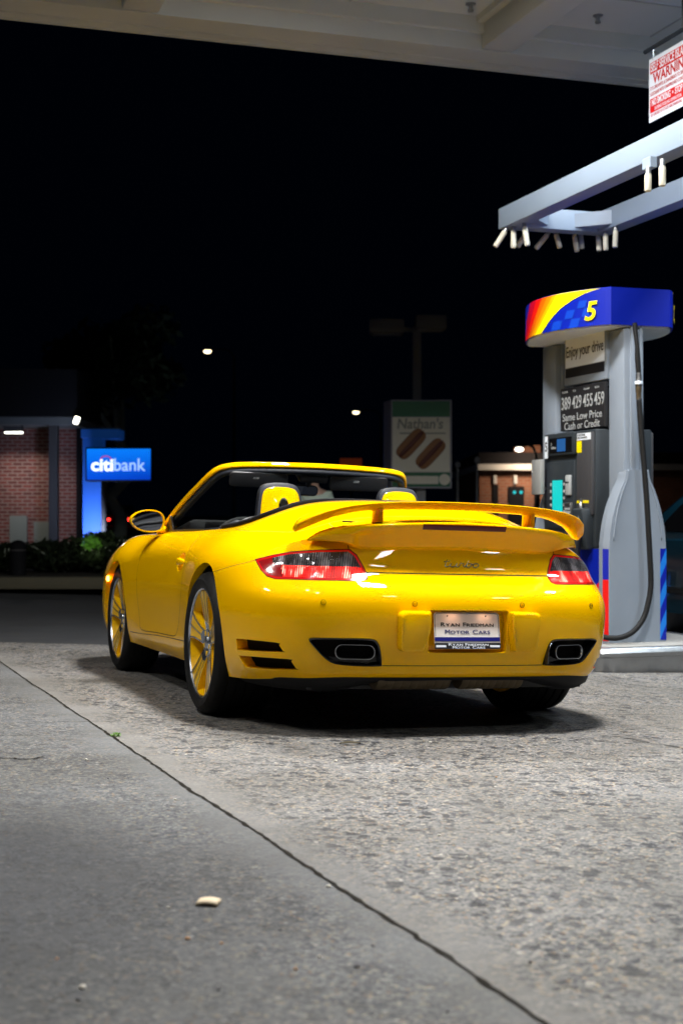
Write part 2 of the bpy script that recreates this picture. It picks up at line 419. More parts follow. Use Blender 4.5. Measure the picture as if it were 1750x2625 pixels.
    h = mth('SUBTRACT', mth('ADD', mth('MULTIPLY', v1.outputs['Distance'], -.35), mth('MULTIPLY', fine, .5)), mth('MULTIPLY', pm, 1.6))
    bp = n.new('ShaderNodeBump'); bp.inputs['Strength'].default_value = .65; bp.inputs['Distance'].default_value = .004
    l.new(h, bp.inputs['Height']); l.new(bp.outputs[0], b.inputs['Normal'])
    rr = n.new('ShaderNodeMapRange'); rr.inputs[3].default_value = .55; rr.inputs[4].default_value = .9; l.new(mid, rr.inputs[0]); l.new(rr.outputs[0], b.inputs['Roughness'])
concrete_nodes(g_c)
# slab joints of the forecourt: two sets of straight grooves, with a rough edge
def sheet(x0, x1, y0, y1, nx, ny, dz, fn=None, hole=None):
    V = []; F = []
    for j in range(ny+1):
        for i in range(nx+1):
            x = x0+(x1-x0)*i/nx; y = y0+(y1-y0)*j/ny
            V.append((x, y, (fn or ground_z)(x, y)+dz))
    for j in range(ny):
        for i in range(nx): F.append((j*(nx+1)+i, j*(nx+1)+i+1, (j+1)*(nx+1)+i+1, (j+1)*(nx+1)+i))
    return V, F
asph = mat('asphalt', (.030, .031, .034), .85)
vary(asph, 3., .35, .1, .4)
earth = obj('ground', sheet(-160, 160, -30, 330, 64, 72, -.014), asph); structure(earth)
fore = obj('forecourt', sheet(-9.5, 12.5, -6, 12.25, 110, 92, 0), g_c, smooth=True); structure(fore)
# joints in the concrete
jm = mat('joint_dirt', (.018, .016, .013), .95, spec=.1); vary(jm, 60, .6, .05)
def joint(name, P0, P1, w0, wob, seed):
    r = random.Random(seed); N = 420; V = []; F = []
    d = (P1-P0).normalized(); nn = Vector((d.y, -d.x, 0)); off = 0
    for i in range(N+1):
        p = P0.lerp(P1, i/N); off += r.uniform(-1, 1)*wob*.22; off *= .93
        for q in (-1, 1):
            ww = w0*(.45+r.random()**2*1.3)*q
            s_ = p+nn*(off+ww); V.append((s_.x, s_.y, ground_z(s_.x, s_.y)+.0025))
    for i in range(N): F.append((2*i, 2*i+1, 2*i+3, 2*i+2))
    return structure(obj(name, (V, F), jm))
A = G(60, 1737); Bq = G(1330, 2583); dd = (Bq-A).normalized()
joint('slab_joint', A-dd*4.6, Bq+dd*3, .0055, .010, 3)
A = G(300, 1850); Bq = G(1700, 1832); dd = (Bq-A).normalized()
joint('slab_joint', A-dd*9, Bq+dd*9, .003, .003, 5)
joint('slab_joint', A-dd*9-FWD*5.2, Bq+dd*9-FWD*5.2, .003, .003, 8)
A = G(1500, 1740); Bq = G(1745, 1772); dd = (Bq-A).normalized()
joint('slab_joint', A-dd*.6, Bq+dd*2.5, .003, .003, 6)
def crack(P, w_, seed):
    r = random.Random(seed); pts = [G(*p) for p in P]; pts = crom(pts, 14); V = []; F = []; off = 0
    for i, p in enumerate(pts):
        t = (pts[min(i+1, len(pts)-1)]-pts[max(0, i-1)]).normalized(); nn = Vector((t.y, -t.x, 0)); off = off*.8+r.uniform(-1, 1)*.006
        for q in (-1, 1):
            k = p+nn*(off+q*w_*(.3+r.random())); V.append((k.x, k.y, ground_z(k.x, k.y)+.0022))
    for i in range(len(pts)-1): F.append((2*i, 2*i+1, 2*i+3, 2*i+2))
    structure(obj('crack', (V, F), jm))
crack([(1540, 1886), (1600, 1893), (1660, 1905), (1700, 1910), (1760, 1925)], .004, 1)
crack([(-30, 1888), (40, 1886), (85, 1887)], .0035, 2); crack([(-40, 1948), (30, 1944), (70, 1947), (112, 1941)], .006, 3)
crack([(1480, 1735), (1560, 1752), (1660, 1768), (1760, 1775)], .003, 4)
# litter
def rest(o, u, v, rz=0, dz=.0):
    p = G(u, v); o.location = (p.x, p.y, ground_z(p.x, p.y)+dz); o.rotation_euler = (0, 0, rz)
bm = NB(); R_ = []
for i in range(9):
    t = i/8-.5; R_.append([(t*.048, y, (.004-.004*(2*t)**2)+h) for y, h in ((-.022, 0), (-.022, .0045), (.022, .0045), (.022, 0))])
bm = loft(R_) if 'loft' in globals() else bm
pp = obj('wood_chip', bm, mat('pale_wood', (.62, .50, .34), .6), smooth=True); tag(pp, 'small curved cream scrap lying on the concrete in the foreground', 'litter'); rest(pp, 534, 2318, -.12, .002)
def leaf(n_, cols, L, Wd, u, v, rz, label):
    bm = NB(); N = 8; R_ = []
    for i in range(N+1):
        t = i/N; w_ = Wd*math.sin(PI*min(1, t*1.02+.001))**.7*(1-.3*t); z = .004*math.sin(PI*t)
        R_.append([bm.verts.new((t*L-L/2, -w_, z+.004)), bm.verts.new((t*L-L/2, 0, z)), bm.verts.new((t*L-L/2, w_, z+.006))])
    for i in range(N):
        for j in (0, 1): bm.faces.new((R_[i][j], R_[i+1][j], R_[i+1][j+1], R_[i][j+1]))
    o = obj('leaf', bm, n_, smooth=True); tag(o, label, 'leaf'); rest(o, u, v, rz, .004); return o
leaf(mat('leaf_mixed', (.045, .035, .015), .6), None, .085, .018, 897, 1910, .1, 'curled green and brown leaf on the concrete just behind the car')
# weed in the joint
bm = NB(); r = random.Random(4)
for i in range(46):
    a = r.uniform(0, 2*PI); L = r.uniform(.006, .020); x, y = r.uniform(-.016, .016), r.uniform(-.010, .010); hh = r.uniform(.003, .016)
    d = Vector((math.cos(a), math.sin(a), 0)); nn = Vector((-d.y, d.x, 0))*.0028
    vs = [bm.verts.new(Vector((x, y, 0))), bm.verts.new(Vector((x, y, 0))+d*L*.5+nn+Vector((0, 0, hh))), bm.verts.new(Vector((x, y, 0))+d*L+Vector((0, 0, hh*.6))), bm.verts.new(Vector((x, y, 0))+d*L*.5-nn+Vector((0, 0, hh)))]
    bm.faces.new(vs)
wd = obj('weed', bm, mat('weed_green', (.10, .24, .02), .5)); tag(wd, 'tiny bright green weed growing in the slab joint left of the car', 'weed'); rest(wd, 297, 1888)
r = random.Random(11)
peb = []
for i in range(26):
    u, v = r.uniform(100, 1740), r.uniform(1860, 2600)
    s_ = r.uniform(.003, .007)
    bm = NB(); bmesh.ops.create_icosphere(bm, subdivisions=2, radius=s_)
    for q in bm.verts: q.co *= r.uniform(.75, 1.15); q.co.z *= .6
    peb.append((bm, u, v, s_))
base_p = None
for bm, u, v, s_ in peb:
    k = r.choice(('pebble_pale', 'pebble_rust', 'pebble_dark'))
    if k not in MATS: mat(k, {'pebble_pale': (.55, .52, .45), 'pebble_rust': (.38, .20, .08), 'pebble_dark': (.06, .06, .07)}[k], .7)
    o = obj('pebble', bm, k, smooth=True); tag(o, 'tiny loose stone chip lying on the grey concrete forecourt', 'pebble', 'loose chips on the forecourt'); rest(o, u, v, 0, s_*.3)
# ================================================================== THE YELLOW CAR
car = thing('sports_car', 'yellow open-top sports car with a twin-blade rear wing standing on the forecourt', 'car')
car.location = CAR_LOC; car.rotation_euler = CAR_EUL

HX = [0, .2, .4, .52, .60, .68]
HY = [-.95, -.8, -.6, -.45, -.3, -.15, 0, .3, .6, 1.2, 1.7, 2.0, 2.5, 3.0, 3.5]
HZ = [[.85, .845, .83, .81, .79, .77],
      [.885, .88, .862, .842, .828, .80],
      [.935, .93, .905, .872, .852, .830],
      [.970, .965, .945, .905, .872, .846],
      [1.0, .996, .980, .952, .915, .872],
      [1.020, 1.015, 1.002, .983, .952, .905],
      [1.032, 1.027, 1.008, .978, .943, .900],
      [1.04, 1.03, 1.0, .95, .915, .888],
      [1.05, 1.04, .99, .94, .908, .885],
      [.98, .98, .95, .92, .895, .878],
      [.925, .92, .905, .895, .88, .872],
      [.885, .880, .862, .855, .855, .86],
      [.79, .787, .78, .783, .79, .80],
      [.68, .68, .68, .685, .69, .70],
      [.55, .55, .55, .55, .55, .55]]
def cubic(xs, ys, x):
    i = 0
    while i < len(xs)-2 and x > xs[i+1]: i += 1
    h = xs[i+1]-xs[i]; t = (x-xs[i])/h
    t = max(-.5, min(1.5, t))
    def m(k):
        if k == 0: return (ys[1]-ys[0])/(xs[1]-xs[0])
        if k == len(xs)-1: return (ys[-1]-ys[-2])/(xs[-1]-xs[-2])
        return (ys[k+1]-ys[k-1])/(xs[k+1]-xs[k-1])
    a = 2*t**3-3*t*t+1; b = t**3-2*t*t+t; c = -2*t**3+3*t*t; d = t**3-t*t
    return a*ys[i]+b*h*m(i)+c*ys[i+1]+d*h*m(i+1)
def H(x, y):
    x = abs(x)
    row = []
    for j in range(len(HX)):
        row.append(cubic(HY, [r[j] for r in HZ], y))
    xs = [-.2]+HX; rw = [row[1]]+row
    return cubic(xs, rw, x)
# stations round the plan: (x, y, normal angle in degrees from +x, rows of (inset, z))
DOOR = [(.055,.19),(.022,.25),(.020,.34),(.010,.44),(0,.545),(.002,.63),(.012,.70),(.032,.76),(.065,.81),(.112,.850),(.160,.872),(.215,.885)]
HAUN = [(.035,.20),(.020,.27),(.008,.35),(.002,.45),(0,.55),(.006,.63),(.026,.705),(.062,.768),(.112,.82),(.165,.860),(.215,.883),(.275,.905)]
TAILS= [(.060,.21),(.030,.27),(.012,.35),(.003,.45),(0,.55),(.022,.63),(.055,.70),(.090,.752),(.135,.795),(.185,.825),(.235,.845),(.300,.858)]
CORN = [(.078,.228),(.040,.27),(.016,.34),(.003,.44),(0,.545),(.018,.605),(.058,.655),(.078,.71),(.105,.757),(.145,.797),(.200,.822),(.280,.835)]
REAR = [(.090,.238),(.045,.27),(.020,.34),(.006,.44),(0,.545),(.012,.605),(.052,.652),(.098,.692),(.112,.735),(.125,.775),(.155,.82),(.25,.855)]
FRNT = [(.045,.20),(.025,.27),(.010,.35),(.002,.45),(0,.55),(.004,.63),(.022,.70),(.060,.765),(.112,.820),(.170,.851),(.225,.862),(.29,.858)]
NOSE = [(.06,.17),(.02,.22),(.0,.30),(.0,.38),(.01,.45),(.04,.52),(.08,.57),(.14,.62),(.22,.66),(.32,.70),(.43,.735),(.56,.765)]
def mixr(a, b, t): return [(p[0]*(1-t)+q[0]*t, p[1]*(1-t)+q[1]*t) for p, q in zip(a, b)]
ST = [
 (0, 3.46, 90, NOSE), (.25, 3.44, 87, NOSE), (.5, 3.36, 72, NOSE), (.72, 3.22, 50, mixr(NOSE, FRNT, .3)), (.845, 2.98, 24, mixr(NOSE, FRNT, .6)),
 (.884, 2.70, 8, mixr(NOSE, FRNT, .9)), (.890, 2.35, 0, FRNT), (.886, 2.05, -2, FRNT), (.872, 1.78, -2, mixr(FRNT, DOOR, .6)), (.866, 1.5, 0, DOOR),
 (.864, 1.15, 0, DOOR), (.868, .85, 1, DOOR), (.874, .62, 3, mixr(DOOR, HAUN, .15)), (.893, .42, 6, mixr(DOOR, HAUN, .5)), (.917, .22, 4, mixr(DOOR, HAUN, .85)),
 (.929, 0, 0, HAUN), (.926, -.2, -2, mixr(HAUN, TAILS, .25)), (.915, -.37, -7, mixr(HAUN, TAILS, .6)), (.893, -.52, -15, TAILS),
 (.855, -.645, -25, mixr(TAILS, CORN, .5)), (.80, -.755, -38, CORN), (.72, -.855, -54, CORN), (.61, -.928, -67, mixr(CORN, REAR, .45)), (.46, -.973, -77, mixr(CORN, REAR, .85)),
 (.25, -1.0, -85, REAR), (0, -1.008, -90, REAR)]
NR = 12; INN = [.3, .62, 1.0]
ctrl = np.zeros((len(ST)+2, NR+len(INN)+2, 3))
for i, (px, py, an, rows) in enumerate(ST):
    n = np.array([math.cos(math.radians(an)), math.sin(math.radians(an))])
    for j, (ins, z) in enumerate(rows):
        q = np.array([px, py]) - n*ins
        q[0] = max(q[0], 0) if px > 0 else 0
        zz = z
        if j == NR-1: zz = H(*q)
        if j == NR-2: zz = .5*z+.5*H(*q)
        ctrl[i+1, j+1] = (q[0], q[1], zz)
    L = ctrl[i+1, NR, :2]; sp = np.array([0, max(-.3, min(2.75, L[1]))])
    for k, t in enumerate(INN):
        q = L*(1-t)+sp*t
        ctrl[i+1, NR+1+k] = (q[0], q[1], H(*q))
ctrl[:, 0] = 2*ctrl[:, 1]-ctrl[:, 2]
ctrl[:, -1] = ctrl[:, -3]*np.array([-1, 1, 1])
for a, b in ((0, 2), (-1, -3)): ctrl[a] = ctrl[b]*np.array([-1, 1, 1])
# bring spine row exactly to x = 0
def bspl(C, k):
    n = C.shape[0]-3; out = []
    for i in range(n):
        for s in range(k):
            t = s/k
            b0 = (1-t)**3/6; b1 = (3*t**3-6*t*t+4)/6; b2 = (-3*t**3+3*t*t+3*t+1)/6; b3 = t**3/6
            out.append(b0*C[i]+b1*C[i+1]+b2*C[i+2]+b3*C[i+3])
    out.append((C[n]+4*C[n+1]+C[n+2])/6)
    return np.array(out)
# mild pre-sharpening so that the curve runs closer to the surveyed points
def presharp(C, axis, f=.8):
    C = np.swapaxes(C, 0, axis).copy(); D = C.copy()
    D[1:-1] = C[1:-1] - f*(C[2:]-2*C[1:-1]+C[:-2])/6
    return np.swapaxes(D, 0, axis)
ctrl = presharp(presharp(ctrl, 0), 1)
ctrl[:, 0] = 2*ctrl[:, 1]-ctrl[:, 2]; ctrl[:, -1] = ctrl[:, -3]*np.array([-1, 1, 1])
for a, b in ((0, 2), (-1, -3)): ctrl[a] = ctrl[b]*np.array([-1, 1, 1])
KU, KV = 11, 6
G = bspl(ctrl, KU); G = np.swapaxes(bspl(np.swapaxes(G, 0, 1), KV), 0, 1)
nu, nv = G.shape[:2]
G[0, :, 0] = 0; G[-1, :, 0] = 0; G[:, -1, 0] = 0
def body_bm():
    bm = NB()
    for sgn in (1, -1):
        V = [[bm.verts.new((G[i, j, 0]*sgn, G[i, j, 1], G[i, j, 2])) for j in range(nv)] for i in range(nu)]
        for i in range(nu-1):
            for j in range(nv-1):
                q = [V[i][j], V[i+1][j], V[i+1][j+1], V[i][j+1]]
                if sgn > 0: q.reverse()
                bm.faces.new(q)
    bmesh.ops.remove_doubles(bm, verts=bm.verts, dist=2e-4)
    bmesh.ops.recalc_face_normals(bm, faces=bm.faces)
    c = max(bm.faces, key=lambda f: f.calc_center_median().z)
    if c.normal.z < 0: bmesh.ops.reverse_faces(bm, faces=bm.faces)
    return bm
bodybm = body_bm()
#@BODY_END
# ------------------------------------------------------------------ cutting tools
def pip(x, y, P):
    c = False; n = len(P); j = n-1
    for i in range(n):
        if ((P[i][1] > y) != (P[j][1] > y)) and x < (P[j][0]-P[i][0])*(y-P[i][1])/(P[j][1]-P[i][1])+P[i][0]: c = not c
        j = i
    return c
def cutpoly(bm, P, u, v, cond, margin=.03, closed=True):
    """cuts the mesh along a polygon seen in the plane u, v and returns the faces inside"""
    u = Vector(u); v = Vector(v); n = len(P)
    for i in range(n if closed else n-1):
        a = Vector(P[i]); b = Vector(P[(i+1) % n]); e = b-a
        if e.length < 1e-6: continue
        lo = (min(a.x, b.x)-margin, min(a.y, b.y)-margin); hi = (max(a.x, b.x)+margin, max(a.y, b.y)+margin)
        fs = []
        for f in bm.faces:
            c = f.calc_center_median(); px = c.dot(u); py = c.dot(v)
            if lo[0] < px < hi[0] and lo[1] < py < hi[1] and cond(c): fs.append(f)
        if not fs: continue
        no = (u*(-e.y)+v*e.x)
        es = {x for f in fs for x in f.edges}; vs = {x for f in fs for x in f.verts}
        uu = u.dot(u); co = u*a.x/uu+v*a.y
        bmesh.ops.bisect_plane(bm, geom=list(vs)+list(es)+fs, dist=2e-5, plane_co=co, plane_no=no.normalized())
    out = []
    if closed:
        xs = [p[0] for p in P]; ys = [p[1] for p in P]
        for f in bm.faces:
            c = f.calc_center_median(); px = c.dot(u); py = c.dot(v)
            if min(xs) < px < max(xs) and min(ys) < py < max(ys) and cond(c) and pip(px, py, P): out.append(f)
    return out
def seam(bm, P, u, v, cond, wdt=.0035, mi=1):
    for i in range(len(P)-1):
        a = Vector(P[i]); b = Vector(P[i+1]); e = (b-a).normalized(); nn = Vector((-e.y, e.x))*wdt/2
        a = a-e*.0008; b = b+e*.0008
        for f in cutpoly(bm, [a-nn, b-nn, b+nn, a+nn], u, v, cond, .014): f.material_index = mi
def smooth2(P, n=5, closed=True):
    return [(p.x, p.y) for p in crom([(x, y, 0) for x, y in P], n, closed)]
def split(bm, faces, name, mats, parent, keep=False, smooth=True):
    """moves some faces to a mesh object of their own"""
    fs = set(faces); b2 = NB(); mp = {}
    for f in fs:
        vs = []
        for v in f.verts:
            if v not in mp: mp[v] = b2.verts.new(v.co)
            vs.append(mp[v])
        g = b2.faces.new(vs); g.material_index = f.material_index
    if not keep: bmesh.ops.delete(bm, geom=list(fs), context='FACES')
    if name is None: return b2
    return obj(name, b2, mats=mats, parent=parent, smooth=smooth)
def hole_walls(bm, faces, vec, shrink, mi=0, fill=None):
    """removes faces, lets the rim turn inwards"""
    fs = set(faces)
    rim = [e for f in fs for e in f.edges if len([g for g in e.link_faces if g in fs]) == 1]
    rim = list(set(rim)); bmesh.ops.delete(bm, geom=list(fs), context='FACES_ONLY')
    rim = [e for e in rim if e.is_valid]
    c = Vector((0, 0, 0)); vs = {v for e in rim for v in e.verts}
    for v in vs: c += v.co
    c /= len(vs)
    cur = rim; vec = Vector(vec)
    for k, (d, s) in enumerate(((.12, .98), (1., shrink))):
        r = bmesh.ops.extrude_edge_only(bm, edges=cur)['geom']
        nvs = [g for g in r if isinstance(g, bmesh.types.BMVert)]
        prev = 0 if k == 0 else .12; ps = 1. if k == 0 else .98
        for v in nvs: v.co = c + vec*prev + (v.co-c-vec*prev)*(s/ps) + vec*(d-prev)
        for g in r:
            if isinstance(g, bmesh.types.BMFace): g.material_index = mi; g.smooth = True
        cur = [g for g in r if isinstance(g, bmesh.types.BMEdge) and g.verts[0] in nvs and g.verts[1] in nvs]
        cur = [e for e in cur if len(e.link_faces) == 1]
    for e in list(cur):
        pass
    if fill is not None:
        r = bmesh.ops.holes_fill(bm, edges=cur, sides=0)
        for g in r['faces']: g.material_index = fill
    return c+vec
Z = (0, 0, 1)
bm = bodybm
for f in bm.faces: f.smooth = True
TY = (0, 1, 0)
# wheel arches
ARCH = [((0, .337), .372, .5), ((2.35, .330), .352, .5)]
for s in (1, -1):
    for (cy_, cz_), r_, xm in ARCH:
        P = [(cy_+r_*math.cos(2*PI*k/56), cz_+r_*math.sin(2*PI*k/56)) for k in range(56)]
        fs = cutpoly(bm, P, TY, Z, lambda c: c.x*s > xm, .03)
        es = set(fs)
        rim = list({e for f in fs for e in f.edges if len([g for g in e.link_faces if g in es]) == 1})
        bmesh.ops.delete(bm, geom=fs, context='FACES_ONLY')
        rim = [e for e in rim if e.is_valid and len(e.link_faces) > 0]
        for dx, rr in ((.006, .996), (.03, .985)):
            g = bmesh.ops.extrude_edge_only(bm, edges=rim)['geom']
            nv_ = [q for q in g if isinstance(q, bmesh.types.BMVert)]
            for q in nv_:
                q.co.x -= s*dx; q.co.y = cy_+(q.co.y-cy_)*rr; q.co.z = cz_+(q.co.z-cz_)*rr
            rim = [q for q in g if isinstance(q, bmesh.types.BMEdge) and q.verts[0] in nv_ and q.verts[1] in nv_]
            rim = [e for e in rim if len(e.link_faces) == 1]
    for v in [v for v in bm.verts if not v.link_faces]: bm.verts.remove(v)
# cockpit opening
RIM = [(0, .0), (.2, -.005), (.34, -.02), (.45, -.04), (.53, -.05), (.595, -.03), (.64, .03), (.672, .13), (.692, .28), (.704, .5), (.712, .8), (.714, 1.2), (.708, 1.55), (.66, 1.80), (.45, 1.98), (.2, 2.07), (0, 2.09)]
RIMC = [(p.x, p.y) for p in crom([(x, y, 0) for x, y in RIM], 4)]
fs = cutpoly(bm, RIMC+[(-x, y) for x, y in RIMC[::-1][1:-1]], (1, 0, 0), TY, lambda c: c.z > .6, .04)
rimverts = set()
inside = set(fs)
for f in fs:
    for e in f.edges:
        if len([g for g in e.link_faces if g in inside]) == 1 and len(e.link_faces) == 2:
            rimverts.add(e.verts[0].co.copy().freeze()); rimverts.add(e.verts[1].co.copy().freeze())
bmesh.ops.delete(bm, geom=fs, context='FACES')
# tail lights
LIGHT3 = [(.811,-.530,.731),(.759,-.614,.752),(.704,-.694,.768),(.611,-.779,.779),(.490,-.835,.785),(.462,-.850,.762),(.445,-.875,.720),(.432,-.90,.680),(.434,-.91,.664),(.450,-.914,.656),(.599,-.870,.656),(.724,-.767,.655),(.770,-.70,.654),(.795,-.655,.664),(.806,-.600,.690)]
LP = [(.866*x+.5*y, z) for x, y, z in LIGHT3]
lc = (sum(p[0] for p in LP)/len(LP), sum(p[1] for p in LP)/len(LP))
def inset(P, d):
    out = []; n = len(P)
    A = sum(P[i][0]*P[(i+1) % n][1]-P[(i+1) % n][0]*P[i][1] for i in range(n)); sg = 1 if A > 0 else -1
    for i in range(n):
        a = Vector(P[i-1]); b = Vector(P[i]); c = Vector(P[(i+1) % n])
        n1 = (b-a).normalized(); n2 = (c-b).normalized()
        m = Vector((-(n1.y+n2.y), n1.x+n2.x)); m.normalize(); k = max(.5, m.dot(Vector((-n1.y, n1.x))))
        q = b+m*sg*d/k; out.append((q.x, q.y))
    return out
LPs = LP
LPin = inset(LPs, .0085); LPgap = inset(LPs, -.0035)
LIGHTFS = {}
lampU = {1: (.866, .5, 0), -1: (-.866, .5, 0)}
for s in (1, -1):
    u = lampU[s]; cond = lambda c: c.x*s > .3 and c.y < -.45 and .6 < c.z < .85
    for f in cutpoly(bm, LPgap, u, Z, cond, .016): f.material_index = 1
    outer = cutpoly(bm, LPs, u, Z, cond, .016)
    for f in outer: f.material_index = 0
    inn = cutpoly(bm, LPin, u, Z, cond, .016)
    cutpoly(bm, [(0, .713), (.9, .713)], u, Z, lambda c: cond(c) and abs(c.z-.713) < .03, .03, closed=False)
    outer = set(f for f in bm.faces if cond(f.calc_center_median()) and pip(f.calc_center_median().dot(Vector(u)), f.calc_center_median().z, LPs))
    inn = set(f for f in outer if pip(f.calc_center_median().dot(Vector(u)), f.calc_center_median().z, LPin))
    # the outer end of the light has no bulb behind it
    low = [f for f in inn if f.calc_center_median().z < .713 and s*f.calc_center_median().x < .745]
    up = [f for f in inn if f.calc_center_median().z >= .713 and s*f.calc_center_median().x < .765]
    ring = [f for f in outer if f not in set(low) and f not in set(up)]
    frame = [f for f in ring if f not in inn]; unlit = [f for f in ring if f in inn]
    tl = split(bm, frame, 'tail_light', ['red_lens'], car)
    split(bm, unlit, 'side_lens', ['side_red'], tl)
    for nm, fs_, mm in (('brake_lamp', low, 'lit'), ('reversing_lens', up, 'smoke')):
        key = mm+('R' if s > 0 else 'L')
        lamp_mat(key, u, mm == 'lit')
        split(bm, fs_, nm, [key], tl)
# number plate recess
fs = cutpoly(bm, rrect(.366, .182, .008, 3, 0, .4495), (1, 0, 0), Z, lambda c: c.y < -.8, .02)
hole_walls(bm, fs, (0, .035, -.004), .96, 0, fill=0)
# bumper openings
VENT1 = [(.884,-.514,.373),(.876,-.53,.386),(.783,-.764,.386),(.771,-.778,.374),(.757,-.789,.352),(.765,-.78,.346),(.872,-.536,.337),(.880,-.515,.345)]
VENT2 = [(.873,-.525,.308),(.862,-.54,.313),(.741,-.800,.319),(.726,-.811,.309),(.706,-.815,.280),(.714,-.808,.274),(.842,-.571,.264),(.858,-.541,.278)]
EXH = [(.675,-.881,.409),(.655,-.89,.415),(.540,-.945,.417),(.433,-.969,.416),(.402,-.972,.402),(.386,-.968,.366),(.377,-.958,.311),(.386,-.953,.300),(.477,-.936,.299),(.569,-.914,.306),(.612,-.905,.330),(.650,-.893,.370),(.672,-.881,.397)]
VU = (.49, .87); EU = (.957, .289)
for s in (1, -1):
    for VP in (VENT1, VENT2):
        P = [(VU[0]*x+VU[1]*y, z) for x, y, z in VP]
        fs = cutpoly(bm, smooth2(P, 3), (s*VU[0], VU[1], 0), Z, lambda c: c.x*s > .5 and c.y < -.4 and c.z < .5, .014)
        hole_walls(bm, fs, (-s*.87*.055, .49*.055, 0), .90, 0, fill=1)
    P = [(EU[0]*x+EU[1]*y, z) for x, y, z in EXH]
    fs = cutpoly(bm, smooth2(P, 3), (s*EU[0], EU[1], 0), Z, lambda c: c.x*s > .3 and c.y < -.8 and c.z < .5, .014)
    hole_walls(bm, fs, (-s*.289*.05, .957*.05, 0), .97, 0, fill=1)
    # joints: bumper to wing, lid, tonneau
    seam(bm, [(-.372, .660), (-.33, .690), (-.472, .717), (-.545, .733)] if 0 else [(-.15, .664), (-.329, .693), (-.472, .717), (-.540, .732)], TY, Z, lambda c: c.x*s > .7, .0026)
    # sill joints
    seam(bm, [(1.957, .264), (1.70, .268), (1.289, .285), (.9, .294), (.717, .298), (.42, .305)], TY, Z, lambda c: c.x*s > .7, .004)
    # fuel-flap-less side: door
    D2 = [(1.72, .86), (1.735, .80), (1.735, .55), (1.70, .36), (1.66, .293), (1.3, .300), (.93, .306), (.82, .312), (.76, .335), (.70, .39), (.60, .52), (.565, .62), (.575, .72), (.60, .80), (.63, .845), (.65, .90)]
    seam(bm, smooth2(D2[1:15], 3, False), TY, Z, lambda c: c.x*s > .7, .004)
    seam(bm, [(.735, .12), (.752, -.05), (.743, -.184), (.718, -.28), (.686, -.36), (.65, -.44), (.607, -.505), (.58, -.525), (.548, -.534), (.479, -.536), (.42, -.540), (.318, -.552), (.16, -.563), (0, -.568)], (s, 0, 0), TY, lambda c: c.x*s > -.01 and c.z > .7, .0026)
    seam(bm, [(.479, -.536), (.484, -.59), (.489, -.641), (.489, -.70), (.489, -.838)], (s, 0, 0), TY, lambda c: c.x*s > .3 and c.z > .77, .0035)
seam(bm, [(-.43, .690), (.43, .690)], (1, 0, 0), Z, lambda c: c.y < -.8, .0055)
seam(bm, [(-.372, .3025), (.372, .3025)], (1, 0, 0), Z, lambda c: c.y < -.8, .0035)
# headlights and lower front intake, seen from ahead
if 'lamp_lens' not in MATS: mat('lamp_lens', (.55, .56, .58), .15, metal=.7, coat=1.)
for s in (1, -1):
    HL = [(.655+.095*math.cos(2*PI*k/28), .575+.105*math.sin(2*PI*k/28)) for k in range(28)]
    fs = cutpoly(bm, HL, (s, 0, 0), Z, lambda c: c.x*s > .4 and c.y > 2.7, .03)
    split(bm, fs, 'headlight', ['lamp_lens'], car)
    fs = cutpoly(bm, rrect(.26, .085, .03, 3, .60, .30), (s, 0, 0), Z, lambda c: c.x*s > .3 and c.y > 2.9, .03)
    for f in fs: f.material_index = 1
fs = cutpoly(bm, rrect(.70, .075, .03, 3, 0, .285), (1, 0, 0), Z, lambda c: c.y > 3.0, .03)
for f in fs: f.material_index = 1
# door handles' hollows
HP = [(.685+.078*math.cos(2*PI*k/24), .700+.050*math.sin(2*PI*k/24)) for k in range(24)]
for s in (1, -1):
    fs = cutpoly(bm, HP, TY, Z, lambda c: c.x*s > .7, .014)
    hole_walls(bm, fs, (-s*.022, 0, 0), .72, 0, fill=0)
# parts: doors, bumper, lid
def fc(f): return f.calc_center_median()
DP = smooth2(D2, 3, True)
SEAM_S = [(-.15, .664), (-.329, .693), (-.472, .717), (-.540, .732)]
def bumper_test(c):
    if c.y > -.15: return False
    X = abs(c.x)
    if X > .80 or c.y > -.54:
        y = c.y
        zz = np.interp(-y, [.15, .329, .472, .540, .60], [.664, .693, .717, .732, .715]); return c.z < zz
    return c.z < .69 if X < .6 else c.z < .70
doorobj = {}
for s in (1, -1):
    fs = [f for f in bm.faces if fc(f).x*s > .7 and f.material_index == 0 and 0.28 < fc(f).z < .9 and .5 < fc(f).y < 1.8 and pip(fc(f).y, fc(f).z, D2)]
    # handle bowl walls come along
    fs2 = [f for f in bm.faces if fc(f).x*s > .6 and abs(fc(f).y-.685) < .09 and abs(fc(f).z-.70) < .06]
    doorobj[s] = split(bm, list(set(fs) | set(fs2)), 'door', ['yellow_paint', 'gap'], car)
fs = [f for f in bm.faces if bumper_test(fc(f))]
split(bm, fs, 'rear_bumper', ['yellow_paint', 'gap'], car, smooth=35)
fs = [f for f in bm.faces if fc(f).y < -.52 and fc(f).y < -.568+.032*min(1, abs(fc(f).x)/.479)**1.5 and fc(f).z > .69 and abs(fc(f).x) < np.interp(-fc(f).y, [.53, .59, .641, .838, .9], [.479, .484, .489, .489, .45])]
split(bm, fs, 'engine_lid', ['yellow_paint', 'gap'], car)
fs = [f for f in bm.faces if fc(f).y > 2.1 and abs(fc(f).x) < .62 and fc(f).z > .6]
split(bm, fs, 'bonnet', ['yellow_paint', 'gap'], car)
for v in [v for v in bm.verts if not v.link_faces]: bm.verts.remove(v)
obj('body', bm, mats=['yellow_paint', 'gap'], parent=car, smooth=40)

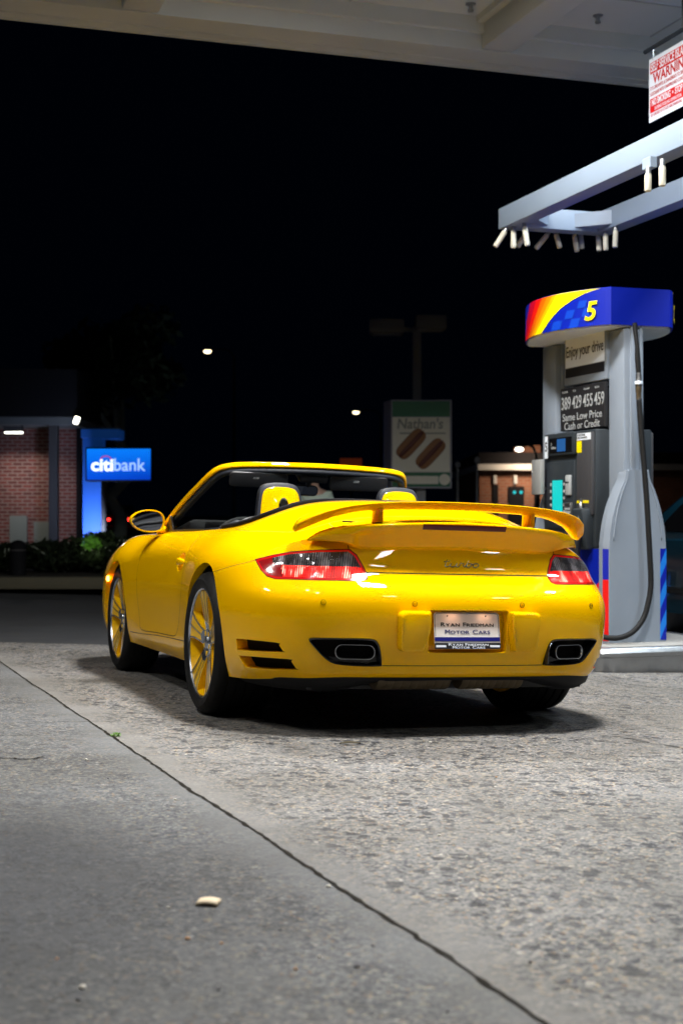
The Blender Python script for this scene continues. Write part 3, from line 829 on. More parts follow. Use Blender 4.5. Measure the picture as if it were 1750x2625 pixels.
# ------------------------------------------------------------------ rear wing
def lowsec(x):
    X = abs(x)
    zt = np.interp(X, [0, .15, .3, .42, .5, .55, .6, .63, .642], [.915, .912, .904, .896, .886, .876, .859, .838, .824])
    zb = np.interp(X, [0, .3, .42, .47, .52, .58, .642], [.804, .798, .795, .800, .814, .819, .820])
    ye = np.interp(X, [0, .2, .35, .45, .55, .60, .642], [-.945, -.94, -.928, -.906, -.862, -.815, -.752])
    yl = np.interp(X, [0, .45, .55, .642], [-.62, -.62, -.66, -.735])
    k = np.interp(X, [0, .46, .56, .642], [1, 1, .6, .3])
    zl = H(X, yl)+.001 if X < .48 else np.interp(X, [.48, .56, .642], [H(.48, yl)+.002, .842, .820])
    yb = ye+.048*k+.008
    mid = .5*(zt+zb)
    PA = [(yl, zl), (yl*.55+ye*.45, zl*.5+zt*.5+.003), (ye+.03, zt), (ye+.006, zt-.002), (ye, zt-.008), (ye+.004*k, zt-.02*k-.004), (ye+.022*k+.002, mid), (yb-.008*k, zb+.012), (yb, zb), (yb+.02, zb-.014), (yb+.07, zb-.02), (yl-.05, zb+.01)]
    zc = .55*zt+.45*zb
    PB = [(yl, zc+.005), (.55*yl+.45*ye, zt+.001), (ye+.03, zt), (ye+.010, zt-.002), (ye+.002, zt-.008), (ye, mid+.003), (ye+.003, mid-.004), (ye+.009, zb+.005), (ye+.024, zb), (ye*.6+yl*.4, zb), (ye*.3+yl*.7, zb+.001), (yl, zc-.005)]
    q = min(1, max(0, (X-.455)/.05)); q = q*q*(3-2*q)
    P = [(a[0]*(1-q)+b[0]*q, a[1]*(1-q)+b[1]*q) for a, b in zip(PA, PB)]
    out = []
    for p in crom([(0, a, b) for a, b in P], 3, True): out.append((x, p.y, p.z))
    return out
xs = list(np.linspace(-.46, .46, 41)); xe = list(.46+.182*np.sin(np.linspace(.08, PI/2, 22)))
xs = [-q for q in reversed(xe)]+xs+xe
obj('rear_spoiler', loft([lowsec(x) for x in xs]), 'yellow_paint', car, smooth=50)
def upsec(x):
    X = abs(x)
    zc = np.interp(X, [0, .15, .3, .42, .5, .55, .6, .64, .67, .69], [.985, .984, .979, .970, .959, .948, .932, .912, .893, .876])
    ye = np.interp(X, [0, .2, .4, .5, .58, .64, .675, .69], [-.945, -.94, -.925, -.908, -.878, -.822, -.762, -.735])
    ch = np.interp(X, [0, .45, .55, .64, .675, .69], [.150, .155, .165, .155, .120, .07])
    th = np.interp(X, [0, .45, .55, .62, .67, .685, .69], [.030, .030, .042, .052, .050, .040, .022])
    drp = .010
    P = [(0, .004), (.03, .012), (.35, .5), (.7, .42), (1, -.1), (.97, -.5), (.6, -.62), (.25, -.38), (.02, -.012)]
    P = [(ye, zc+.014), (ye+ch*.35, zc+th*.5), (ye+ch*.75, zc+th*.35), (ye+ch, zc-th*.15), (ye+ch*.9, zc-th*.55), (ye+ch*.55, zc-th*.62), (ye+ch*.2, zc-th*.15), (ye+.002, zc+.006)]
    return [(x, p.y, p.z) for p in crom([(0, a, b) for a, b in P], 4, True)]
xe = list(.46+.23*np.sin(np.linspace(.05, PI/2, 26)))
xs = [-q for q in reversed(xe)]+list(np.linspace(-.46, .46, 41))+xe
uw = obj('rear_wing', loft([upsec(x) for x in xs]), 'yellow_paint', car, smooth=50)
for s in (1, -1):
    pts = [(s*.360, -.825, .905), (s*.360, -.825, .955), (s*.360, -.83, .985)]
    secs = []
    for q, (wx, wy) in zip(pts, ((.017, .05), (.017, .045), (.034, .055))):
        secs.append([(q[0]+a*wx/.5*.5, q[1]+b*wy/.5*.5, q[2]) for a, b in rrect(2, 2, .8, 4)])
    obj('wing_strut', loft(secs), 'yellow_paint', car, smooth=50)
# high brake light, dark when the pedal is up
secs = []
for x in np.linspace(-.195, .195, 13):
    s_ = lowsec(x); ye = -.945+.012*(x/.3)**2
    secs.append([(x, ye-.0035, .901), (x, ye-.004, .892), (x, ye+.006, .878), (x, ye+.03, .878), (x, ye+.03, .901)])
obj('high_brake_light', loft(secs), 'dark_red_lens', car, smooth=50)
obj('lid_slot', prism(rrect(.17, .012, .005, 4), (1, .0, 0), (0, 1, .12), (0, 0, .006), (-.36, -.615, H(.36, -.615)-.002)), 'gap', car)
obj('lid_slot', prism(rrect(.17, .012, .005, 4), (1, .0, 0), (0, 1, .12), (0, 0, .006), (.36, -.615, H(.36, -.615)-.002)), 'gap', car)

# ------------------------------------------------------------------ under the bumper: black valance, silencers
def ring_at(rows, i0=15):
    out = []
    path = [(px, py, an) for (px, py, an, r) in ST[i0:]]
    P3 = crom([(px, py, 0) for px, py, an in path], 4); A3 = []
    for i in range(len(path)-1):
        for k in range(4): A3.append(path[i][2]*(1-k/4)+path[i+1][2]*k/4)
    A3.append(path[-1][2])
    half = []
    for p, a in zip(P3, A3):
        n = (math.cos(math.radians(a)), math.sin(math.radians(a)))
        half.append([(max(0, p.x-n[0]*ins), p.y-n[1]*ins, z) for ins, z in rows])
    return half
half = ring_at([(.066, .250), (.070, .235), (.082, .205), (.12, .182), (.22, .170), (.40, .168)], 17)
def shorten(q):
    f = float(np.interp(abs(q[0]), [0, .36, .56, .80], [.20, .30, 1, 1])); return (q[0], q[1], .245+(q[2]-.245)*(f if q[2] < .245 else 1))
half = [[shorten(q) for q in t] for t in half]
secs = [[(-q[0], q[1], q[2]) for q in s] for s in half]+[s for s in reversed(half)][1:]
obj('valance', loft(secs, False, False), 'valance_black', car, smooth=True)
for x0, x1 in ((-.37, -.035), (.02, .31)):
    bm = NB(); c = .5*(x0+x1)
    n = 9
    prof = []
    for k in range(n*4+1):
        t = k/(n*4); prof.append((.072-.003*(1 if k % 4 == 0 else 0), x0+(x1-x0)*t))
    V, F = lathe([(.0, x0)]+prof+[(0, x1)], 24, 'X')
    obj('silencer', (V, F), 'muffler', car, smooth=30, loc=(0, -.845, .262))
bm = NB(); box(bm, (0, 1.2, .205), (1.30, 4.0, .03)); box(bm, (0, -.45, .24), (1.0, .6, .05)); box(bm, (0, 1.15, .26), (1.62, 1.5, .1))
obj('floor_pan', bm, 'black_plastic', car)
for (cy_, cz_), r_, xm in ARCH:
    for s in (1, -1):
        bm = NB(); secs = []
        for k in range(25):
            a = PI*(-.12+1.24*k/24)
            secs.append([(s*.90, cy_+math.cos(a)*(r_+.0), cz_+math.sin(a)*(r_+.0)), (s*.87, cy_+math.cos(a)*(r_+.012), cz_+math.sin(a)*(r_+.012)), (s*.52, cy_+math.cos(a)*(r_+.01), cz_+math.sin(a)*(r_+.01)), (s*.52, cy_, cz_)])
        if cy_ > 1: secs = [[(q[0]*.955, q[1], q[2]) for q in t] for t in secs]
        obj('wheel_housing', loft([[(q[0]-s*.045 if i == 0 else q[0]-s*.01, q[1], q[2]) for i, q in enumerate(t)] for t in secs], False, False), 'gap', car, smooth=30)

# ------------------------------------------------------------------ tailpipes
for s in (1, -1):
    c = Vector((s*.497, -.957, .360)); u = Vector((s*EU[0], EU[1], 0)).normalized(); n = Vector((s*EU[1], -EU[0], 0))
    loop = []
    P = smooth2([(EU[0]*x+EU[1]*y, z) for x, y, z in EXH], 3)
    # black dish that fills the opening
    cu = EU[0]*.53+EU[1]*(-.93)
    srf = lambda pu, z, dn: (Vector((s*EU[0], EU[1], 0))*pu + n*(-(Vector((s*.53, -.93, 0)).dot(-n))+dn) + Vector((0, 0, z)))
    d0 = Vector((s*.53, -.94, 0)).dot(n)
    def pt(pu, z, dn): 
        bow = -.10*((pu-cu)**2)*1.6
        return Vector((s*EU[0], EU[1], 0))*pu + n*(d0+bow+dn)+Vector((0, 0, z))
    mx = sum(p[0] for p in P)/len(P); mz = .358
    L0 = [pt(a, b, -.012) for a, b in P]
    L1 = [pt(mx+(a-mx)*.985, mz+(b-mz)*.97, .004) for a, b in P]
    L2 = [pt(mx+(a-mx)*.94, mz+(b-mz)*.88, .002) for a, b in P]
    L3 = [pt(mx+(a-mx)*.86, mz+(b-mz)*.74, -.060) for a, b in P]
    bm = loft([L0, L1, L2, L3], True, False)
    top = [v for v in bm.verts if (v.co-L3[0]).length < 1e9][-len(P):]
    bm.faces.new(top)
    sur = obj('exhaust_surround', bm, 'black_gloss', car, smooth=35)
    secs = []
    for dn, sc in ((-.03, .93), (.004, 1.0), (.012, .995), (.012, .945), (.006, .915)):
        secs.append([c+u*(a*(1 if True else 1)*sc)+Vector((0, 0, b*(sc if sc > .95 else sc*.97)))+n*dn for a, b in rrect(.168, .062, .029, 6)])
    bm = loft(secs, True, False); n0 = len(rrect(.168, .062, .029, 6))
    pipe = obj('tailpipe', bm, 'chrome', car, smooth=40)
    secs = []
    for dn, sc in ((.0065, .914), (-.01, .90), (-.028, .88)): secs.append([c+u*a*sc+Vector((0, 0, b*sc*.97))+n*dn for a, b in rrect(.168, .062, .029, 6)])
    bm = loft(secs, True, False); bm.verts.ensure_lookup_table(); bm.faces.new(list(bm.verts)[-n0:])
    obj('bore', bm, 'soot', pipe)

# bumper blocks either side of the number plate
for s in (1, -1):
    def arc(cx, cy, r, a0, a1, n=6): return [(cx+r*math.cos(math.radians(a0+(a1-a0)*k/n)), cy+r*math.sin(math.radians(a0+(a1-a0)*k/n))) for k in range(n+1)]
    O2 = arc(.296, .508, .028, -5, 90)+arc(.197, .528, .008, 90, 180, 3)+[(.188, .50), (.188, .45), (.189, .41)]+arc(.197, .371, .007, 180, 270, 3)+arc(.297, .385, .021, 270, 355)
    cx_, cz_ = .25, .45
    secs = []
    for dn, so, si in ((0., 1., 1.), (.060, .985, 1.), (.070, .968, .99), (.076, .92, .95), (.078, .82, .84)):
        row = []
        for a, b in O2:
            kx = so if a > .24 else si
            low = max(0, (.46-b)/.1)
            row.append((s*(cx_+(a-cx_)*kx+(low*dn*.35 if a < .24 else 0)), -.965-dn*(1-.30*max(0, (.43-b)/.07)), cz_+(b-cz_)*(so*.4+.6 if dn < .072 else so)))
        secs.append(row)
    obj('bumper_block', loft(secs), 'yellow_paint', car, smooth=35)
# parking sensors
for x, y, z in ((-.627, -.917, .563), (-.25, -1.0, .564), (.25, -1.0, .564), (.636, -.912, .561)):
    an = math.atan2(y+.35 if abs(x) > .5 else -3, x); nrm = Vector((math.cos(an), math.sin(an), 0))
    if abs(x) > .5: nrm = Vector((math.copysign(.48, x), -.877, 0))
    else: nrm = Vector((math.copysign(.1, x), -.995, 0))
    uu = Vector((-nrm.y, nrm.x, 0)); secs = []
    for r1, dn in ((.0110, -.003), (.0110, .0), (.0102, .0), (.0102, -.003)):
        secs.append([Vector((x, y, z))+uu*r1*math.cos(2*PI*k/24)+Vector((0, 0, r1*math.sin(2*PI*k/24)))+nrm*(dn+.001) for k in range(24)])
    obj('parking_sensor', loft(secs, True, False), 'gap', car)

# ------------------------------------------------------------------ number plate
pl_c = Vector((-.005, -.992, .453)); px_ = Vector((1, 0, 0)); py_ = Vector((0, .17, .985)).normalized(); pn = px_.cross(py_)
MP = lambda x, y, h=.0: frameM(pl_c+px_*x+py_*y+pn*h, px_, py_)
plate = obj('number_plate', prism(rrect(.305, .155, .014, 5), px_, py_, pn*.002, pl_c), 'plate_white' if 'plate_white' in MATS else mat('plate_white', (.72, .70, .68), .3), car)
bm = NB()
for a in (-1, 1):
    tube(bm, [pl_c+px_*a*.1475+py_*y+pn*.004 for y in (-.025, .060)], .0009, 6)
    tube(bm, [pl_c+px_*a*x+py_*y+pn*.004 for x, y in ((.1475, .06), (.143, .0705), (.132, .0735))], .0009, 6)
tube(bm, [pl_c+px_*x+py_*.0735+pn*.004 for x in (-.132, .132)], .0009, 6)
obj('plate_border', bm, 'ink', plate)
def strip(y0, y1, x0, x1, m, h=.0032, nm='plate_band'):
    return obj(nm, prism([(x0, y0), (x1, y0), (x1, y1), (x0, y1)], px_, py_, pn*.0006, pl_c+pn*h), m, plate)
strip(-.0455, -.0285, -.1515, .1515, 'ink_blue2' if 'ink_blue2' in MATS else mat('ink_blue2', (.006, .008, .16), .4))
fr = NB()
# dealer frame: black lower bar
obj('plate_frame', prism(rrect(.307, .0255, .006, 4, 0, -.0655), px_, py_, pn*.003, pl_c+pn*.0022), 'black_plastic', plate)
for a in (-1, 1): strip(-.0715, -.0625, a*.102 if a > 0 else -.148, .148 if a > 0 else -.102, 'sign_white', .0056, 'plate_band')
def smallcaps(name, words, x0, y, h, m, total, hgt=.0036):
    """words in large and small capitals spread over a given width"""
    L = []; x = 0
    for wi, wd in enumerate(words):
        if wi: x += h*.62
        for i, ch in enumerate(wd):
            sz = h*1.0 if i == 0 else h*.80
            o = text('l', ch, sz*1.38, m, plate, Matrix.Identity(4), .0003, 1.30 if ch not in 'MW' else 1.15, align='LEFT', bold=0)
            xs_ = [v.co.x for v in o.data.vertices]; x0_ = min(xs_); wd_ = max(xs_)-x0_
            L.append((o, x0_, x, sz)); x += wd_+h*.17
    k = total/(x-h*.17); objs = []
    for o, x0_, xx, sz in L:
        o.data.transform(Matrix.Diagonal((k, 1, 1, 1))); o.data.transform(MP(x0+(xx-x0_)*k, y-(h-sz)*.5, hgt)); objs.append(o)
        for k_, dx_ in enumerate((-.0005, .0005)):
            o2 = o.copy(); o2.data = o.data.copy(); COL.objects.link(o2); o2.data.transform(Matrix.Translation(px_*dx_-pn*.00008*(k_+1))); objs.append(o2)
    return join_to(objs, name)
smallcaps('lettering', ['RYAN', 'FRIEDMAN'], -.121, .0245, .0175, 'ink', .245)
smallcaps('lettering', ['MOTOR', 'CARS'], -.102, -.0065, .0185, 'ink_blue', .208)
smallcaps('lettering', ['RYAN', 'FRIEDMAN'], -.090, -.0605, .0115, 'sign_white', .184, .0056)
smallcaps('lettering', ['MOTOR', 'CARS'], -.072, -.0725, .0115, 'sign_white', .150, .0056)
for a in (-1, 1):
    V, F = lathe([(0, .003), (.0028, .003), (.0032, .0)], 12)
    b2 = obj('screw', (V, F), 'steel_dark', plate); b2.matrix_local = frameM(pl_c+px_*a*.089+py_*.062+pn*.002, px_, py_)
    l = bpy.data.lights.new('plate_lamp', 'AREA'); l.shape = 'RECTANGLE'; l.size = .04; l.size_y = .012; l.energy = .045; l.color = (1, .50, .28)
    lo = bpy.data.objects.new('plate_lamp', l); COL.objects.link(lo); lo.parent = car
    lo.location = (a*.075, -1.008, .537); lo.rotation_euler = (math.radians(-18), 0, 0)

# ------------------------------------------------------------------ chrome script
def stroke(bm, P, M, r):
    pts = crom([(x, y, 0) for x, y in P], 5)
    tube(bm, [M @ Vector((p.x, p.y, 0)) for p in pts], r, 8)
bm = NB()
Ms = frameM((-.080, -.8995, .7215), (1, -.0, 0), (0, .35, .94)) @ Matrix.Diagonal((.0205, .0185, .5, 1)) @ Matrix(((1, .28, 0, 0), (0, 1, 0, 0), (0, 0, 1, 0), (0, 0, 0, 1)))
for P in ([(.55, 1.75), (.35, .6), (.45, .12), (.9, .02), (1.35, .25), (1.6, .95)], [(-.1, 1.25), (.5, 1.28), (1.1, 1.42), (1.2, 1.6)],
          [(1.6, .95), (1.55, .3), (1.8, .0), (2.4, .08), (2.85, .4), (2.95, .95)], [(2.95, .95), (2.85, .3), (3.1, .02), (3.5, .1)],
          [(3.5, .1), (3.75, .85), (3.85, 1.05), (4.1, .85), (4.6, .9)], [(4.6, .9), (4.5, .4), (4.75, .05), (5.1, .1)],
          [(5.0, .1), (5.35, 1.0), (5.6, 1.75)], [(5.6, 1.75), (5.25, .5), (5.35, .08), (5.8, .0), (6.25, .3), (6.3, .75), (5.9, .9), (5.5, .75)],
          [(6.3, .8), (6.7, .75)], [(7.6, .9), (7.0, .85), (6.75, .4), (7.05, .02), (7.6, .05), (8.0, .45), (7.8, .88), (7.3, .95)]):
    stroke(bm, P, Ms, .0025)
obj('badge', bm, 'badge_metal', car, smooth=True)

# ------------------------------------------------------------------ windscreen frame
WF = [(.735, 1.86, .862), (.722, 1.72, .905), (.700, 1.57, .980), (.670, 1.42, 1.055), (.635, 1.30, 1.120), (.598, 1.195, 1.180), (.560, 1.13, 1.216), (.50, 1.085, 1.234), (.40, 1.06, 1.243), (.20, 1.03, 1.248), (0, 1.02, 1.250)]
half = crom(WF, 5); path = [Vector((-p.x, p.y, p.z)) for p in half]+[p for p in reversed(half)][1:]
def sweep(path, prof, flip=False):
    """prof: (towards outside, along glass normal) offsets"""
    secs = []
    c0 = Vector((0, 1.75, .85))
    for i, p in enumerate(path):
        t = (path[min(i+1, len(path)-1)]-path[max(0, i-1)]).normalized()
        gn = Vector((0, .42, .91))
        gn = (gn - t*gn.dot(t)).normalized()
        out = t.cross(gn); 
        if out.dot(p-c0) < 0: out = -out
        secs.append([p+out*a+gn*b for a, b in prof])
    return secs
obj('windscreen_frame', loft(sweep(path, rrect(.016, .030, .006, 3, -.008, .004))), 'yellow_paint', car, smooth=50)
obj('frame_lining', loft(sweep(path, rrect(.036, .060, .012, 3, -.0345, -.006))), 'leather_dark', car, smooth=50)
bm = NB()
top = [p-Vector((0, 0, .045)) for p in path]; 
base = []
for i, p in enumerate(path):
    t = i/(len(path)-1); a = (t-.5)*2
    base.append(Vector((a*.70, 2.10-.30*abs(a)**2.2, .90-.02*a*a)))
V = []
for k in range(9):
    q = k/8; V.append([bm.verts.new(base[i].lerp(top[i], q)+Vector((0, .012, .016))*math.sin(q*PI)*(1-abs((i/(len(path)-1)-.5)*2)**3)) for i in range(len(path))])
for k in range(8):
    for i in range(len(path)-1): bm.faces.new((V[k][i], V[k][i+1], V[k+1][i+1], V[k+1][i]))
obj('windscreen', bm, 'windscreen_glass', car, smooth=True)
for s in (1, -1):
    V = prism(rrect(.34, .085, .022, 4), (1, -.05*s, 0), (0, -.35, .93), (0, -.016, -.006), ((-.34, .25)[s > 0], 1.075, 1.165), .004)
    sv = obj('sun_visor', V, 'black_plastic', car, smooth=40)
    MT = frameM(Vector(((-.34, .25)[s > 0]-.02, 1.054, 1.17)), (1, -.05*s, 0), (0, -.35, .93))
    text('visor_print', 'IIIIIII', .018, 'grey_text', sv, MT, .0004, 1.1, .35)
# inner mirror and its foot
bm = prism(rrect(.175, .062, .028, 5), (1, .12, 0), (0, -.1, .99), (0, .035, 0), (-.035, 1.18, 1.118), .006)
rm = obj('inside_mirror', bm, 'black_gloss', car, smooth=40)
obj('mirror_glass', prism(rrect(.157, .046, .020, 5), (1, .12, 0), (0, -.1, .99), (0, .001, 0), (-.035, 1.1785, 1.118)), 'mirror_glass', rm)
bm = NB(); box(bm, (-.02, 1.10, 1.195), (.17, .10, .045), (.5, 0, 0), .014); tube(bm, [(-.015, 1.14, 1.18), (-.015, 1.195, 1.14)], .014, 8)
obj('mirror_foot', bm, 'black_plastic', car, smooth=40)

# ------------------------------------------------------------------ cockpit
RC = [Vector(v) for v in rimverts]
def rimz(x, y):
    return min(RC, key=lambda q: (q.x-x)**2+(q.y-y)**2).z
ring = [(x, y) for x, y in RIMC]+[(-x, y) for x, y in RIMC[::-1][1:-1]]
secs = [[], [], [], []]
for x, y in ring:
    z = rimz(x, y); r = Vector((x, y-1.1, 0)); r.normalize()
    secs[0].append((x+r.x*.012, y+r.y*.012, z-.006)); secs[1].append((x-r.x*.002, y-r.y*.002, z+.001+.007*min(1, abs(x)/.5))); secs[2].append((x-r.x*.022, y-r.y*.022, z-.004)); secs[3].append((x-r.x*.05, y-r.y*.05, .30))
obj('cockpit_lining', loft([[Vector(p) for p in s] for s in secs], True, True), 'black_cloth', car, smooth=50)
bm = NB(); box(bm, (0, 1.62, .84), (1.30, .42, .16), (-.12, 0, 0), .05); box(bm, (-.37, 1.40, .90), (.36, .16, .07), None, .03)
obj('dashboard', bm, 'interior', car, smooth=40)
# folded-roof cover lip behind the seats
lip = [Vector((x, y, rimz(x, y)+.004)) for x, y in reversed(RIMC) if y < .45 and x >= 0]
P = [Vector((-p.x, p.y, p.z)) for p in lip]+[p for p in reversed(lip)][1:]
bm = NB(); tube(bm, [p+Vector((0, .010, -.004+.008*min(1, abs(p.x)/.5))) for p in P], [.004+.010*min(1, abs(p.x)/.45)**1.5 for p in P], 8); obj('roof_cover_seal', bm, 'black_cloth', car, smooth=True)
bm = NB(); tube(bm, crom([(-.655, .30, .905), (-.60, .32, .925), (-.5, .40, .94), (-.40, .44, .96)], 4), .012, 8); obj('belt_guide', bm, 'black_plastic', car, smooth=True)
bm = NB(); tube(bm, crom([(-.592, .76, .80), (-.585, .75, .862), (-.55, .75, .893), (-.51, .75, .915), (-.46, .75, .924), (-.40, .75, .923), (-.33, .76, .90)], 5), .010, 10)
obj('roll_hoop', bm, 'chrome', car, smooth=True)
# seats
for s in (1, -1):
    st = obj('seat', BX((s*.345, .78, .62), (.48, .16, .62), (-.18, 0, 0), .05), 'leather_dark', car, smooth=50)
    HO = [(-.138, -.22), (-.131, -.10), (-.118, .02), (-.108, .068), (-.086, .096), (-.045, .107), (0, .109), (.045, .107), (.086, .096), (.108, .068), (.118, .02), (.131, -.10), (.138, -.22)]
    HOs = [(p.x, p.y) for p in crom([(a, b, 0) for a, b in HO], 4)]
    o = Vector((s*.337, .655, 1.022))
    sc = []
    for dy, k in ((0., .93), (.006, 1.0), (.05, 1.0), (.075, .9)):
        sc.append([o+Vector((a*k, dy-(.02 if False else 0)+b*.12, b*(k if b > 0 else 1))) for a, b in HOs])
    obj('headrest', loft(sc), 'leather_dark', car, smooth=45)
    hs = []
    for dy, k in ((.01, .90), (-.006, .885), (-.010, .83)):
        hs.append([o+Vector((a*k, dy+b*.12, (b-.012)*(k if b > 0 else 1))) for a, b in HOs])
    hp = obj('headrest_panel', loft(hs), 'yellow_paint', car, smooth=45)
    V, F = [], []
    ov = [o+Vector((.020*math.cos(a)+.012, -.0125-.0055, .034*math.sin(a)*1.0+.0-.012)) for a in [2*PI*k/24 for k in range(24)]]
    rg = [o+Vector((.026*math.cos(a)+.012, -.0105-.0045, .042*math.sin(a)-.012)) for a in [2*PI*k/24 for k in range(24)]]
    rg2 = [q+Vector((0, .012, 0)) for q in rg]
    obj('belt_slot', loft([rg2, rg, ov], True, False), 'chrome', hp, smooth=30)
    bm = NB(); vs = [bm.verts.new(q+Vector((0, .001, 0))) for q in ov]; bm.faces.new(vs); obj('slot_inside', bm, 'gap', hp)
# steering wheel
V, F = [], []
bm = NB(); tube(bm, [(-.37+.18*math.cos(2*PI*k/32), 1.30-.18*math.sin(2*PI*k/32)*.35, .765+.18*math.sin(2*PI*k/32)) for k in range(33)], .014, 8, False)
box(bm, (-.37, 1.30, .765), (.14, .05, .10), None, .02); tube(bm, [(-.55, 1.30, .765), (-.19, 1.30, .765)], .012, 6)
obj('steering_wheel', bm, 'black_plastic', car, smooth=40)

# ------------------------------------------------------------------ door mirrors
for s in (1, -1):
    MO = [(.945, .925), (.935, .950), (.905, .972), (.865, .985), (.82, .988), (.775, .978), (.752, .955), (.745, .925), (.750, .895), (.765, .872), (.80, .862), (.845, .862), (.89, .872), (.925, .893)]
    MOs = smooth2(MO, 3); cx_, cz_ = .845, .925
    secs = []
    for dy, k in ((1.612, .90), (1.600, .93), (1.592, .975), (1.600, 1.02), (1.63, 1.03), (1.68, .97), (1.73, .80), (1.765, .45), (1.775, .1)):
        secs.append([(s*(cx_+(a-cx_)*k-(.0 if dy < 1.63 else (dy-1.63)*.25)), dy, cz_+(b-cz_)*k) for a, b in MOs])
    mh = obj('door_mirror', loft(secs), 'yellow_paint', car, smooth=50)
    secs = [[(s*(cx_+(a-cx_)*.90), 1.606, cz_+(b-cz_)*.90) for a, b in MOs]]
    bm = NB(); vs = [bm.verts.new(p) for p in secs[0]]; f = bm.faces.new(vs)
    bm.normal_update()
    if f.normal.y > 0: f.normal_flip()
    obj('mirror_glass', bm, 'mirror_glass', mh)
    bm = loft([[Vector((s*a, b, c))+Vector((0, dy, dz)) for dy, dz in rrect(.05, .03, .012, 3)] for a, b, c in ((.775, 1.66, .885), (.745, 1.665, .872), (.705, 1.67, .868))])
    bm2 = NB()
    tube(bm2, [(s*.80, 1.655, .895), (s*.765, 1.66, .880), (s*.70, 1.665, .872)], [.026, .022, .024], 10)
    bm.free(); obj('mirror_arm', bm2, 'yellow_paint', car, smooth=True)
    # sail panel at the foot of the windscreen
    bm = prism([(1.52, .868), (1.84, .862), (1.70, .91), (1.60, .96)], (0, 1, 0), Z, (s*.012, 0, 0), (s*.700, 0, 0)); obj('mirror_panel', bm, 'black_plastic', car)
    bm = NB(); tube(bm, crom([(s*.709, .62, .8735), (s*.716, .9, .874), (s*.718, 1.2, .873), (s*.714, 1.6, .872)], 4), .006, 6); obj('window_seal', bm, 'black_plastic', doorobj[s])
    # handle
    secs = []
    for k in range(15):
        t = k/14; y = .755-.14*t; wv = math.sin(PI*min(1, max(0, t)))
        wv = max(.0, wv)**.5
        secs.append([Vector((s*(.852+.020*wv), y, .703))+Vector((s*math.cos(q)*(.005+.003*wv), 0, math.sin(q)*(.007+.012*wv))) for q in [2*PI*j/12 for j in range(12)]])
    obj('door_handle', loft(secs), 'yellow_paint', doorobj[s], smooth=True)
    # side marker
    V, F = lathe([(0, .007), (.012, .005), (.017, 0), (.017, -.01)], 16)
    mk = obj('side_marker', (V, F), 'amber', car, smooth=True); mk.matrix_local = frameM(Vector((s*.884, 2.60, .565)), (0, 1, 0), Z) if s > 0 else frameM(Vector((-.884, 2.60, .565)), (0, -1, 0), Z)

